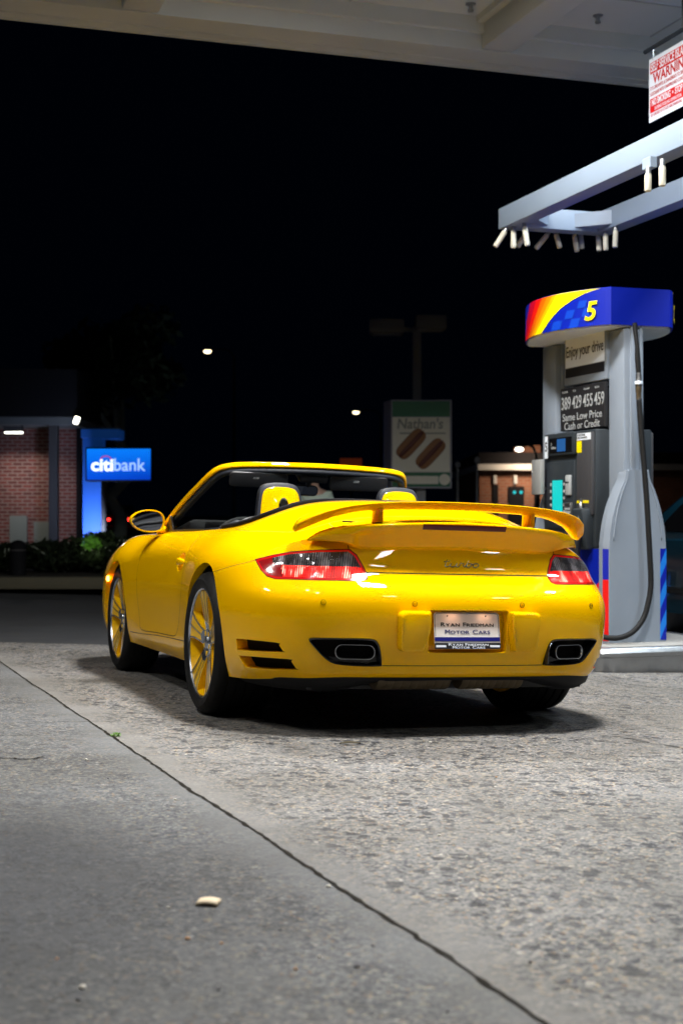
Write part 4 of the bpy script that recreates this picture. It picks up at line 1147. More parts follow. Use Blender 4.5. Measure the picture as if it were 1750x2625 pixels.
# ------------------------------------------------------------------ wheels
def wheel(name, cx_, cy_, cz_, R, width, rim_r, s, rot):
    """s = +1 right-hand side; the axle lies along x"""
    w_ = thing_part(name, car); w_.location = (cx_, cy_, cz_)
    if s < 0: w_.rotation_euler = (rot, 0, PI)
    else: w_.rotation_euler = (rot, 0, 0)
    h = width/2
    pr = [(rim_r-.004, -h+.01), (rim_r+.010, -h+.004), (rim_r+(R-rim_r)*.55, -h-.004), (R-.020, -h+.006), (R-.006, -h+.018), (R, -h+.04)]
    for q in (-.09, -.045, 0., .045, .09):
        if abs(q) < h-.05: pr += [(R, q-.006), (R-.007, q-.004), (R-.007, q+.004), (R, q+.006)]
    pr += [(R, h-.04), (R-.006, h-.018), (R-.020, h-.006), (rim_r+(R-rim_r)*.55, h+.004), (rim_r+.022, h+.002), (rim_r+.012, h-.002), (rim_r-.004, h-.012)]
    V, F = lathe(pr, 96, 'X'); obj('tyre', (V, F), 'rubber', w_, smooth=35)
    # rim: silver lip, yellow barrel
    f0 = h-.008
    V, F = lathe([(rim_r-.002, f0-.012), (rim_r+.004, f0-.002), (rim_r-.002, f0+.002), (rim_r-.007, f0-.001), (rim_r-.009, f0-.008)], 96, 'X'); obj('rim_lip', (V, F), 'machined', w_, smooth=30)
    V, F = lathe([(rim_r-.009, f0-.008), (rim_r-.018, f0-.03), (rim_r-.030, f0-.06), (rim_r-.034, f0-.16), (rim_r-.01, -h+.01)], 96, 'X'); obj('rim', (V, F), 'wheel_paint', w_, smooth=40)
    V, F = lathe([(0, f0-.105), (.155, f0-.105), (.165, f0-.11), (.165, f0-.125)], 48, 'X'); obj('brake_disc', (V, F), 'steel_dark', w_, smooth=30)
    obj('brake_caliper', BX((f0-.085, -.09, .115), (.06, .12, .09), (-.6, 0, 0), .015), 'steel_dark', w_, smooth=40)
    ro = rim_r-.014; ri = .060
    bms = NB(); bmf = NB()
    fx = lambda r: f0-.004-.030*max(0, 1-(r-.05)/(ro-.05))**1.2    # dished face
    def slab(bm_, rows, x_off, depth):
        """rows: (r, t_left, t_right) along a spoke; angle handled by caller"""
        pass
    for k in range(5):
        a0 = 2*PI*k/5
        er = Vector((0, math.cos(a0), math.sin(a0))); et = Vector((0, -math.sin(a0), math.cos(a0)))
        def strip_(bm_, rows, x_off, depth):
            T = [];
            for r, tl, tr in rows:
                x1 = fx(r)+x_off
                T.append([bm_.verts.new(Vector((x1, 0, 0))+er*r+et*tl), bm_.verts.new(Vector((x1, 0, 0))+er*r+et*tr), bm_.verts.new(Vector((x1-depth, 0, 0))+er*r+et*(tr)), bm_.verts.new(Vector((x1-depth, 0, 0))+er*r+et*(tl))])
            for i in range(len(T)-1):
                for j in range(4):
                    bm_.faces.new((T[i][j], T[i][(j+1) % 4], T[i+1][(j+1) % 4], T[i+1][j]))
            bm_.faces.new(T[0]); bm_.faces.new(list(reversed(T[-1])))
        rs = [.055, .075, .10, .13, .16, .19, .215, ro]
        # yellow body of the spoke
        hw = [.034, .034, .036, .040, .045, .052, .061, .074]
        strip_(bms, [(r, -w2, w2) for r, w2 in zip(rs, hw)], -.004, .035)
        # three machined ribs run out from the hub
        for q in (-1, 0, 1):
            rr_ = [(r, q*w2*.90-(.0034 if q else .0026), q*w2*.90+(.0034 if q else .0026)) for r, w2 in zip(rs, hw)]
            strip_(bmf, rr_, .002, .006)
        strip_(bmf, [(.05, -.034, .034), (.070, -.030, .030), (.088, -.026, .026), (.098, -.008, .008)], .0035, .008)
    for b_ in (bms, bmf): bmesh.ops.recalc_face_normals(b_, faces=b_.faces)
    obj('spokes', bms, 'wheel_paint', w_); obj('spoke_facing', bmf, 'machined', w_)
    V, F = lathe([(.068, f0-.045), (.068, f0-.030), (.062, f0-.026), (.036, f0-.028), (.034, f0-.034), (.033, f0-.028), (.028, f0-.022), (0, f0-.020)], 48, 'X'); hb = obj('hub', (V, F), 'machined', w_, smooth=30)
    for k in range(5):
        a0 = 2*PI*(k+.5)/5
        V, F = lathe([(0, .0035), (.0085, .0035), (.0115, .003), (.0115, -.005)], 14, 'X')
        obj('wheel_nut', (V, F), 'wheel_paint', hb, smooth=30, loc=(f0-.028, .0505*math.cos(a0), .0505*math.sin(a0)))
    bmv = NB(); tube(bmv, [(f0-.03, rim_r*.80, -.045), (f0-.012, rim_r*.74, -.042)], .004, 8); obj('valve', bmv, 'black_plastic', w_)
    return w_
def thing_part(name, parent):
    o = bpy.data.objects.new(name, None); COL.objects.link(o); o.empty_display_size = .1; o.parent = parent; return o
wheel('wheel', -.772, 0, .3325, .333, .295, .2555, -1, math.radians(18))
wheel('wheel', .772, 0, .3325, .333, .295, .2555, 1, math.radians(10))
wheel('wheel', -.752, 2.35, .3235, .324, .225, .2525, -1, math.radians(20))
wheel('wheel', .752, 2.35, .3235, .324, .225, .2525, 1, math.radians(40))
# ================================================================== PUMP ISLAND
SY = math.radians(17.9)
SF = Vector((-math.sin(SY), math.cos(SY), 0)); SR = Vector((math.cos(SY), math.sin(SY), 0))
PNL = Vector((1.889, 10.0, 0))                       # near left corner of the pump
isl_o = PNL + SR*.24
gz0 = ground_z(PNL.x+.3, PNL.y-.3)
IT = .055                                            # top of the island
isl_m = mat('island_concrete', (.26, .255, .24), .8); vary(isl_m, 9, .25, .1, .3)
def island(loc, z0, label):
    t = thing('pump_island', label, 'island', (loc.x, loc.y, 0), SY)
    pl = rrect(1.26, 4.4, .30, 8, 0, 1.85)
    obj('concrete_top', prism([(a*.97, 1.85+(b-1.85)*.985) for a, b in pl], (1, 0, 0), (0, 1, 0), (0, 0, .02), (0, 0, IT-.022)), isl_m, t)
    secs = []
    for zz, k in ((z0-.25, 0.), (IT-.075, 0.), (IT-.065, .006), (IT-.06, .022), (IT-.035, .034), (IT-.01, .024), (IT+.002, .004), (IT+.002, -.03), (IT-.03, -.035)):
        secs.append([(a*(1+k/.62), 1.85+(b-1.85)*(1+k/2.2), zz) for a, b in pl])
    obj('steel_kerb', loft(secs, True, False), 'steel', t, smooth=40)
    return t
island(isl_o, gz0, 'concrete pump island with a rounded steel kerb to the right of the yellow car')

def text_on(name, body, size, m, parent, o, x, y, sx=1., shear=0., align='LEFT', bold=0., space=1., fit=None):
    return text(name, body, size, m, parent, frameM(o, x, y), .0006, sx, shear, align, bold, space, fit)
def make_pump(number, label, loc):
    p = thing('fuel_pump', label, 'fuel pump', (loc.x, loc.y, IT), SY)      # local: x to the right, y away, near end at y = 0
    # topper: blue band, bulging sides, flat ends
    NPL = 48
    def plan(k=0., dz=0.):
        P = []
        for i in range(NPL+1):
            t = i/NPL; P.append((-.236-.235*math.sin(PI*t**.92)**.85-k, 1.36*t))
        for i in range(NPL+1):
            t = 1-i/NPL; P.append((.236+.235*math.sin(PI*t**.92)**.85+k, 1.36*t))
        return P
    zt, zb = 2.555-IT, 2.295-IT
    secs = [[(a, b, z) for a, b in plan(k)] for z, k in ((zb+.004, -.02), (zb, -.004), (zb, 0), (zt, 0), (zt+.004, -.006), (zt+.004, -.03))]
    top = obj('topper', loft(secs), 'blue_vinyl', p)
    obj('light_tray', prism([(a*.97, .68+(b-.68)*.97) for a, b in plan()], (1, 0, 0), (0, 1, 0), (0, 0, .012), (0, 0, zb-.010)), 'sign_white', top)
    # decals follow the bulging side: strips with their own colours
    side = plan()[:NPL+1]
    def sidept(t, h, sgn, off=.003):
        f = max(0, min(.9999, t))*NPL; i = int(f); f -= i
        p0 = Vector(side[i]); p1 = Vector(side[i+1]); q = p0.lerp(p1, f); n_ = (p1-p0).normalized(); n_ = Vector((-n_.y, n_.x))
        q = q+n_*off
        return Vector((q.x*(1 if sgn < 0 else -1), q.y, zb+h*(zt-zb)))
    # share of the face as it was surveyed (0 far end, 1 near end) to place along the side
    tab = []
    for i in range(121):
        t = i/120*.80; q = sidept(t, 0, -1, 0); w_ = PNL+SR*(q.x+.236)+SF*q.y; tab.append(((875+3646*w_.x/w_.y-1335)/228, t))
    def tq(q):
        for (q1, t1), (q0, t0) in zip(tab[:-1], tab[1:]):
            if q0 <= q <= q1: return t0+(t1-t0)*(q-q0)/max(1e-6, q1-q0)
        return 0. if q > tab[0][0] else .80+(.02-q)*2
    E3 = ([0, .34, .6, .79, .92, 1.], [.22, .325, .44, .58, .724, .89])
    edges = [lambda h: .01+.09*h, lambda h: .045+.12*h, lambda h: .075+.155*h, lambda h: .10+.19*h, lambda h: .125+.225*h, lambda h: .15+.25*h, lambda h: float(np.interp(h, *E3))]
    cols = [('red1', (.45, .0, .02)), ('red2', (.66, .006, .003)), ('org1', (.62, .10, .0)), ('org2', (.66, .20, .0)), ('org3', (.78, .38, .0)), ('yel', (.95, .76, .0))]
    if 'decal_blue2' not in MATS: mat('decal_blue2', (.004, .045, .42), .35)
    def decal(ea, eb, h0, h1, m_, off=.003, N=12, K=8):
        V = []; F = []
        for j in range(N+1):
            h = h0+(h1-h0)*j/N; ta, tb_ = tq(ea(h)), tq(eb(h))
            for q in range(K+1): V.append(sidept(ta+(tb_-ta)*q/K, h, sgn, off))
        for j in range(N):
            for q in range(K): F.append((j*(K+1)+q, j*(K+1)+q+1, (j+1)*(K+1)+q+1, (j+1)*(K+1)+q))
        obj('decal', (V, F), m_, top)
    for sgn in (-1, 1):
        for k, (nm, c) in enumerate(cols):
            key = 'decal_'+nm
            if key not in MATS: mat(key, c, .4)
            decal(edges[k], edges[k+1], 0, 1, MATS[key])
        for (q0, q1, h0, h1) in ((.33, .43, 0, .25), (.53, .63, 0, .25), (.45, .54, .27, .5), (.64, .72, .27, .5), (.56, .65, .52, .72)):
            decal(lambda h: q0+.12*h, lambda h: q1+.12*h, h0, h1, 'decal_blue2', .003, 2, 3)
        tc_ = tq(.77); c0 = sidept(tc_, .38, sgn, .010); c1 = sidept(tc_+.02, .38, sgn, .010)
        dv = (c1-c0) if sgn > 0 else (c0-c1)
        text_on('pump_number', number, .185, 'yellow_vinyl', top, c0, dv, Z, 1.05, .22, 'CENTER', .004)
    # columns
    def column(y0, y1, w_):
        c = obj('column', BX((-.04, .5*(y0+y1), (2.27-IT+.06)/2), (w_, y1-y0, 2.27-IT-.04), None, .012), 'pump_grey', p, smooth=30)
        bm = NB(); box(bm, (-.045, y0-.006, 1.55), (.050, .02, 1.40), None, .004); box(bm, (.012, y0-.004, 1.55), (.014, .014, 1.40), None, .003); obj('column_rib', bm, 'pump_grey', c, smooth=30)
        return c
    column(.03, .25, .16); column(1.10, 1.33, .16)
    # bottle-shaped near and far panels
    for yy, dy in ((-.01, -1), (1.27, 1)):
        prof = [(.225, 0), (.225, .62), (.222, .72), (.207, .84), (.178, .96), (.138, 1.07), (.100, 1.15), (.086, 1.22)]
        prof = [(q.x, q.y) for q in crom([(a, b, 0) for a, b in prof], 4)]
        P = prof+[(-a, b) for a, b in reversed(prof)]; CXp = -.03 if dy < 0 else 0
        P2 = [(a*1.12 if b < 1.2 else a, b) for a, b in P]
        yi = yy+.10*(1 if dy < 0 else -1)
        secs = [[(a+CXp, yi, b) for a, b in P2], [(a+CXp, yy+.045*(1 if dy < 0 else -1), b) for a, b in P2], [(a+CXp, yy, b) for a, b in P], ]
        bp_ = obj('end_panel', loft(secs), 'pump_grey', p, smooth=25)
        for a in (-1, 1):
            bm = NB(); tube(bm, [(a*x*.86+CXp, yy-.002*(1 if dy < 0 else -1), z) for x, z in prof[8:]], .005, 6); obj('panel_bead', bm, 'pump_grey', bp_, smooth=True)
        for j in range(6):
            z0 = .012+j*.108; xa, xb = .178+CXp, .2265+CXp; yq = yy-.0015*(1 if dy < 0 else -1)
            mm_ = ('sky_vinyl', 'blue_vinyl')
            obj('edge_decal', ([(xa, yq, z0), (xb, yq, z0), (xb, yq, z0+.108), (xa, yq, z0+.108)], [(0, 1, 2, 3)]), mm_[j % 2], bp_)
            obj('edge_decal', ([(xa, yq-.0006*(1 if dy < 0 else -1), z0), (xb, yq-.0006*(1 if dy < 0 else -1), z0), (xb, yq-.0006*(1 if dy < 0 else -1), z0+.108)], [(0, 1, 2)]), mm_[(j+1) % 2], bp_)
        # lower corner decals
        for a, k in ((1, 0), (-1, 1)):
            for j in range(6):
                z0 = .012+j*.108
                m_ = ('sky_vinyl', 'blue_vinyl')[(j+k) % 2] if a > 0 else ('red_vinyl' if j < 4 else 'blue_vinyl')
                V = [(a*.2275+CXp, yy+.004*(1 if dy<0 else -1), z0), (a*.2535+CXp, yy+.043*(1 if dy<0 else -1), z0), (a*.2535+CXp, yy+.043*(1 if dy<0 else -1), z0+.108), (a*.2275+CXp, yy+.004*(1 if dy<0 else -1), z0+.108)]
                V = [Vector(v)+Vector((a*.0012, 0, 0)) for v in V]
                obj('corner_decal', (V, [(0, 1, 2, 3)]), m_, bp_)
                if a > 0:
                    T = [Vector(V[0])+Vector((.0006, 0, 0)), Vector(V[1])+Vector((.0006, 0, 0)), Vector(V[2])+Vector((.0006, 0, 0))]
                    obj('corner_decal', (T, [(0, 1, 2)]), ('blue_vinyl', 'sky_vinyl')[(j+k) % 2], bp_)
    # cabinet
    zc = 1.575-IT
    cab = obj('cabinet', BX((0, .66, (zc+.66)/2), (.46, .84, zc-.66), None, .015), 'pump_dark', p, smooth=30)
    low = obj('lower_cabinet', BX((0, .63, .33), (.455, 1.12, .66), None, .008), 'pump_dark', p, smooth=30)
    for sgn in (-1, 1):
        X = sgn*.2285
        # blue panel over a red foot with a slanting edge
        def flat(pts, m, off, nm, par): 
            return obj(nm, ([(X+sgn*off, y, z) for y, z in pts], [tuple(range(len(pts)))]), m, par)
        flat([(.09, .02), (1.17, .02), (1.17, .655), (.09, .655)], 'blue_vinyl', .0015, 'lower_decal', low)
        flat([(.09, .02), (.55, .02), (.55, .22), (.09, .47)], 'red_vinyl', .003, 'lower_decal', low)
        for j in range(5):
            for i in range(4):
                if (i+j) % 2: continue
                y0 = .58+i*.14; z0 = .04+j*.12
                flat([(y0, z0), (y0+.13, z0), (y0+.15, z0+.12), (y0+.02, z0+.12)], 'decal_blue2', .003, 'lower_decal', low)
        bm = NB(); tube(bm, [(X+sgn*.004, .085, .02), (X+sgn*.004, .085, .655)], .006, 6); obj('edge_trim', bm, 'white_plastic', low)
        # near door with labels
        x_ = sgn*.236
        obj('door_panel', BX((x_, .375, 1.20), (.03, .235, .60), None, .006), 'pump_panel', cab, smooth=30)
        xf = x_+sgn*.0162; yd = (0, -1, 0) if sgn < 0 else (0, 1, 0)
        def lab(y0, y1, z0, z1, m, nm='label', xo=xf): return obj(nm, ([(xo, y0, z0), (xo, y1, z0), (xo, y1, z1), (xo, y0, z1)], [(0, 1, 2, 3)]), m, cab)
        lab(.27, .485, 1.445, 1.495, 'sign_white'); 
        xt = xf+sgn*.001
        ya = .48 if sgn < 0 else .275
        text_on('label_print', 'CONTAINS\n10% ETHANOL', .020, 'ink', cab, (xt, ya, 1.472), yd, Z, 1.2, 0, 'LEFT', .0004)
        lab(.41, .487, 1.355, 1.440, 'yellow_vinyl'); lab(.30, .487, .985, 1.005, 'yellow_vinyl')
        text_on('label_print', '_____________\n_________\n____________', .013, 'grey_text', cab, (xt, .485 if sgn < 0 else .30, .962), yd, Z, 1.1, 0, 'LEFT')
        # display head
        obj('display_head', BX((sgn*.238, .775, 1.43), (.035, .50, .165), None, .01), 'pump_dark', cab, smooth=30)
        xh = sgn*.2565
        obj('display_window', ([(xh, .56, 1.365), (xh, .93, 1.365), (xh, .93, 1.48), (xh, .56, 1.48)], [(0, 1, 2, 3)]), 'black_gloss', cab)
        if 'lcd_blue' not in MATS: mat('lcd_blue', (.01, .05, .15), .3, emit=(.03, .16, .50), es=.35); mat('lcd_teal', (.01, .2, .2), .3, emit=(.0, .62, .60), es=.75)
        obj('display', ([(xh+sgn*.001, .66, 1.375), (xh+sgn*.001, .80, 1.375), (xh+sgn*.001, .80, 1.470), (xh+sgn*.001, .66, 1.470)], [(0, 1, 2, 3)]), 'lcd_blue', cab)
        text_on('display_digits', '5\nGallons', .028, 'grey_text', cab, (xh+sgn*.002, .90 if sgn < 0 else .57, 1.42), yd, Z, 1, 0, 'LEFT')
        obj('label', ([(xh+sgn*.001, .955, 1.33), (xh+sgn*.001, 1.01, 1.33), (xh+sgn*.001, 1.01, 1.50), (xh+sgn*.001, .955, 1.50)], [(0, 1, 2, 3)]), 'sign_white', cab)
        text_on('label_number', number, .10, 'ink', cab, (xh+sgn*.002, .982, 1.415), yd, Z, .8, 0, 'CENTER', .002)
        # recessed payment panel
        obj('payment_panel', BX((sgn*.234, .775, 1.05), (.02, .46, .50), None, .006), 'pump_dark', cab, smooth=30)
        xq = sgn*.2455
        obj('screen', ([(xq+sgn*.001, .73, .88), (xq+sgn*.001, .90, .88), (xq+sgn*.001, .90, 1.16), (xq+sgn*.001, .73, 1.16)], [(0, 1, 2, 3)]), 'lcd_teal', cab)
        for j in range(5):
            for k in (.705, .925): obj('soft_key', BX((xq, k, .92+j*.052), (.012, .018, .022), None, .003), 'grey_text', cab)
        obj('card_slot', BX((xq, .625, 1.12), (.03, .075, .15), None, .008), 'grey_text', cab, smooth=30)
        obj('card_slit', BX((xq+sgn*.015, .625, 1.14), (.004, .05, .012)), 'gap', cab)
        kp = obj('keypad', BX((xq, .62, .93), (.03, .10, .12), (0, sgn*.15, 0), .005), 'steel', cab, smooth=30)
        for j in range(4):
            for k in range(3): obj('key', BX((xq+sgn*.017, .59+k*.03, .89+j*.027), (.006, .02, .018)), 'grey_text', kp)
        obj('sticker', ([(xq+sgn*.002, .56, .83), (xq+sgn*.002, .68, .83), (xq+sgn*.002, .64, .88), (xq+sgn*.002, .575, .88)], [(0, 1, 2, 3)]), 'sign_white', cab)
        # nozzle boot, nozzle and its hose
        bt = obj('nozzle_boot', BX((sgn*.255, .36, .80), (.10, .17, .30), (0, sgn*.14, 0), .02), 'pump_dark', p, smooth=30)
        nz_ = NB()
        sx = sgn
        tube(nz_, [(sx*.285, .36, .93), (sx*.305, .35, .86), (sx*.325, .345, .78), (sx*.335, .34, .66), (sx*.325, .34, .58)], [.020, .032, .040, .034, .024], 12)
        box(nz_, (sx*.345, .35, .76), (.075, .05, .14), (0, sx*.25, 0), .012)
        tube(nz_, [(sx*.36, .345, .84), (sx*.395, .34, .78), (sx*.385, .34, .66), (sx*.345, .34, .60)], .010, 8)
        nzl = obj('nozzle', nz_, 'black_plastic', p, smooth=40)
        bm = NB(); tube(bm, [(sx*.285, .36, .92), (sx*.272, .385, .985), (sx*.255, .41, 1.01)], [.016, .013, .012], 10); obj('spout', bm, 'steel', nzl, smooth=True)
        ye = -.06 if sgn < 0 else 1.34; kx = 1 if sgn < 0 else -1
        run = [(sx*.325, .34, .58), (sx*.35, .33, .48), (sx*.37, .28, .32), (sx*.37, .18, .16), (sx*.35, .06, .07), (sx*.31, -.06, .045), (sx*.22, -.10, .045), (sx*.12, -.105, .085), (sx*.04, -.10, .17), (0, -.095, .27), (.024, -.09, .37), (.030, -.085, .47), (.020, -.08, .70), (0, -.075, 1.05), (-.030, -.065, 1.44), (-.050, -.06, 1.72)] if sgn < 0 else \
              [(sx*.325, .34, .58), (sx*.34, .40, .40), (sx*.34, .60, .16), (sx*.33, .95, .06), (sx*.27, 1.28, .08), (sx*.14, 1.37, .25), (.05, 1.37, .7), (.05, 1.36, 1.2), (.050, 1.34, 1.72)]
        bm = NB(); tube(bm, crom(run, 8), .0195, 12)
        obj('hose', bm, 'rubber', p, smooth=True)
        hx = -.052*kx
        bm = NB(); tube(bm, [(hx, ye, 1.71), (hx, ye, 1.76), (hx, ye, 1.765), (hx, ye, 1.80)], [.018, .018, .022, .022], 10); obj('hose_coupling', bm, 'muffler', p, smooth=40)
        V, F = lathe([(0, 1.80), (.022, 1.80), (.026, 1.815), (.026, 1.835), (.020, 1.845), (.020, 1.88), (.016, 1.90), (0, 1.90)], 14); obj('breakaway', (V, F), 'steel_dark', p, smooth=35, loc=(hx, ye, 0))
        V, F = lathe([(.0262, 1.817), (.0275, 1.822), (.0275, 1.836), (.0262, 1.840)], 14); obj('coupling_band', (V, F), 'sign_white', p, smooth=35, loc=(hx, ye, 0))
        bm = NB(); tube(bm, [(hx, ye, 1.90), (hx-.008*kx, ye, 2.0), (hx-.012*kx, ye, 2.08), (hx-.020*kx, ye+.02*(1 if sgn < 0 else -1), 2.25)], [.018, .020, .015, .017], 10); obj('hose_whip', bm, 'rubber', p, smooth=40)
        # signs between the columns
        xs_ = sgn*.115
        obj('sign_frame', BX((xs_, .575, 2.07-IT+.065), (.05, .67, .40), None, .008), 'pump_grey', p, smooth=30)
        sp = obj('slogan_sign', ([(xs_+sgn*.027, .27, 2.02-IT+.05), (xs_+sgn*.027, .885, 2.02-IT+.05), (xs_+sgn*.027, .885, 2.31-IT), (xs_+sgn*.027, .27, 2.31-IT)], [(0, 1, 2, 3)]), 'sign_white', p)
        obj('sign_band', ([(xs_+sgn*.027, .27, 1.975-IT+.02), (xs_+sgn*.027, .885, 1.975-IT+.02), (xs_+sgn*.027, .885, 2.015-IT+.05), (xs_+sgn*.027, .27, 2.015-IT+.05)], [(0, 1, 2, 3)]), 'ink', p)
        text_on('slogan', 'Enjoy your drive', .118, 'ink', sp, (xs_+sgn*.0285, .87 if sgn < 0 else .285, 2.155-IT+.03), yd, Z, .92, 0, 'LEFT', .001, 1., .585)
        pb = obj('price_board', BX((xs_+sgn*.03, .585, 1.755-IT), (.03, .70, .325), None, .004), 'ink', p)
        xp = xs_+sgn*.0465
        y0 = .915 if sgn < 0 else .25
        dy_ = -1 if sgn < 0 else 1
        for k, pr in enumerate(('389', '429', '455', '459')):
            text_on('price', pr, .135, 'grey_text', pb, (xp, y0+dy_*(k*.175), 1.795-IT), yd, Z, .60, 0, 'LEFT', .0005, 1., .150)
            text_on('grade', ('REGULAR', 'PLUS', 'PREMIUM', 'ULTRA')[k], .022, 'grey_text', pb, (xp, y0+dy_*(k*.175+.01), 1.885-IT), yd, Z, 1, 0, 'LEFT')
        text_on('lettering', 'Same Low Price', .080, 'grey_text', pb, (xp, y0+dy_*.02, 1.690-IT), yd, Z, .86, 0, 'LEFT', .0004, 1., .62)
        text_on('lettering', 'Cash or Credit', .080, 'grey_text', pb, (xp, y0+dy_*.05, 1.622-IT), yd, Z, .84, 0, 'LEFT', .0004, 1., .56)
        # leaflet boxes on the cabinet's far end
    for a, yb in ((-.29, 1.06), (.31, .62)):
        lb = obj('leaflet_box', BX((a, yb, 1.19), (.035, .16, .27), None, .006), 'leaflet' if 'leaflet' in MATS else mat('leaflet', (.30, .31, .31), .12, coat=1.), p, smooth=30)
        obj('bracket', BX((a*.86, yb, 1.10), (.06, .08, .02)), 'steel', p)
    return p
pump = make_pump('5', 'grey fuel pump numbered 5 under a blue topper to the right of the yellow car', isl_o)
# the next pump, of which only the tip of the topper reaches into view
P2 = isl_o+SR*3.20+SF*2.1
island(P2, ground_z(P2.x, P2.y), 'second pump island beyond the first, at the right edge')
pump2 = dup(pump, (P2.x, P2.y, IT), SY, 'second fuel pump on the next island, its topper tip at the right edge')
pump['group'] = 'fuel pumps'; pump2['group'] = 'fuel pumps'

# ================================================================== OVERHEAD HOSE FRAME
TR = thing('overhead_gantry', 'pale blue-grey overhead steel frame above the fuel pump', 'gantry', (0, 0, 0))
E0 = W(1276.5, 535, 11.5)
TR.location = E0; TR.rotation_euler = (0, 0, SY)
if 'frame_paint' not in MATS: mat('frame_paint', (.27, .34, .44), .45); vary(MATS['frame_paint'], 2.2, .08, .1)
def fbox(n_, c, s, rot=None, m='frame_paint'): return obj(n_, BX(c, s, rot, .006), m, TR, smooth=30)
fbox('long_beam', (.075, -3.5, -.085), (.15, 7.0, .165)); fbox('long_beam', (.90, -3.5, -.085), (.15, 7.0, .165))
fbox('end_beam', (.4875, -.075, -.085), (.674, .15, .164))
fbox('cross_tube', (.4875, -3.0, -.10), (.674, .10, .09), None, 'pump_dark')
for x, sg in ((.16, 1), (.815, -1)):
    bm = prism([(0, 0), (.22, 0), (0, -.22)], (sg, 0, 0), (0, 1, 0), (0, 0, .11), (x-.008*sg, -.148, -.14)); obj('gusset', bm, 'frame_paint', TR)
fbox('drop_tube', (.4875, -6.9, .55), (.12, .12, 1.27)); fbox('drop_tube', (.4875, -.9, .62), (.10, .10, 1.40)) if 0 else None
fbox('hanger', (.30, -6.9, -.03), (.5, .10, .09))
stub_m = mat('stub_cream', (.62, .60, .50), .55); vary(stub_m, 30, .15, .1)
def c5(x, y): return (1200+x/2.851, y/2.851)
def stub(x0, y0, x1, y1, d, label):
    A = W(*c5(x0, y0), d); B_ = W(*c5(x1, y1), d-.02)
    o = thing('hose_stub', label, 'hose stub', A, 0, 'capped hose stubs under the overhead frame')
    v = B_-A; bm = NB(); tube(bm, [(0, 0, .015), v*.22], .017, 10); obj('collar', bm, 'steel', o, smooth=40)
    bm = NB(); tube(bm, [v*.2, v*.24, v*.97, v], [.017, .0215, .0215, .018], 12); obj('sleeve', bm, stub_m, o, smooth=40)
for i, (a, b, c, d_, dist, lb) in enumerate(((285, 1662, 195, 1803, 11.42, 'cream hose stub leaning left, leftmost under the frame end'), (330, 1652, 328, 1812, 11.40, 'upright cream hose stub second from the left under the frame end'),
        (445, 1668, 358, 1803, 11.70, 'dim hose stub leaning left behind the second upright stub'), (405, 1625, 430, 1795, 11.25, 'cream hose stub tilting right at the near left of the frame end'),
        (597, 1690, 492, 1815, 11.75, 'hose stub leaning far left below the middle of the end beam'), (632, 1690, 668, 1812, 11.75, 'short hose stub leaning right below the middle of the end beam'),
        (768, 1688, 793, 1838, 11.8, 'longer hose stub of the close pair under the end beam'), (815, 1688, 828, 1815, 11.85, 'shorter hose stub of the close pair under the end beam'),
        (948, 1692, 953, 1832, 11.75, 'leftmost of three upright hose stubs at the right end of the beam'), (1000, 1680, 1002, 1828, 11.6, 'middle one of three upright hose stubs at the right end of the beam'),
        (1075, 1655, 1070, 1808, 11.4, 'rightmost of three upright hose stubs at the right end of the beam'),
        (1312, 1240, 1310, 1397, 8.9, 'cream hose stub hanging under the bracket, nearer the right edge'), (1415, 1180, 1415, 1358, 8.8, 'cream hose stub right of the bracket, nearest the right edge'))):
    stub(a, b, c, d_, dist, lb)
bm = NB(); box(bm, W(*c5(1322, 1195), 8.95), (.05, .10, .07), (0, 0, SY), .005); o_ = bm
bm.transform((Matrix.Translation(E0) @ Matrix.Rotation(SY, 4, 'Z')).inverted()); obj('stub_bracket', bm, 'frame_paint', TR)

# ================================================================== HANGING WARNING SIGN
sd = 10.1
S0 = W(*c5(1320, 440), sd); ht = 460/2.851/3646*sd
SG = thing('warning_sign', 'white and red self service warning sign hanging under the canopy at the right edge', 'sign', S0, SY)
WD = .62
obj('board', BX((0, -WD/2, -ht/2), (.004, WD, ht)), 'sign_white', SG)
xw = -.0035
def sl(y0, y1, z0, z1, m): return obj('band', ([(xw, -y0, -z0), (xw, -y1, -z0), (xw, -y1, -z1), (xw, -y0, -z1)], [(0, 1, 2, 3)]), m, SG)
sl(.018, WD-.018, .030, .110, 'red_vinyl'); sl(.018, WD-.018, .285, .385, 'red_vinyl')
def sgt(body, size, y, z, m, sx, bold=0.): return text('lettering', body, size, m, SG, frameM((xw-.001, -y, -z), (0, -1, 0), Z), .0005, sx, 0, 'LEFT', bold)
sgt('SELF SERVICE ISLAND', .086, .028, .070, 'sign_white', .62, .0015)
sgt('WARNING', .100, .060, .155, 'ink_red', .98, .002)
sgt('IT IS UNLAWFUL & DANGEROUS TO DISPENSE', .036, .022, .215, 'ink_red', .66)
sgt('GASOLINE INTO UNAPPROVED CONTAINERS', .036, .022, .255, 'ink_red', .70)
sgt('NO SMOKING  \u2022  STOP MOTOR', .066, .040, .318, 'sign_white', .60, .0015)
sgt('DURING FUELING OPERATION', .034, .080, .365, 'sign_white', .75)
sgt('BY ORDER OF STATE FIRE MARSHAL', .030, .028, .405, 'ink_red', .85)
rb = NB(); tube(rb, [(-.0, .06, .075), (0, -WD-.1, .075)], .016, 10); obj('rail', rb, 'pump_dark', SG, smooth=40)
for y in (-.05, -WD+.05):
    rb = NB(); tube(rb, [(0, y, .075), (0, y, -.012)], .004, 6); obj('hook', rb, 'steel', SG)
for y in (-.45,):
    rb = NB(); tube(rb, [(0, y, .075), (0, y, CZ+.10-S0.z)], .012, 8); obj('hanger_rod', rb, 'pump_dark', SG)
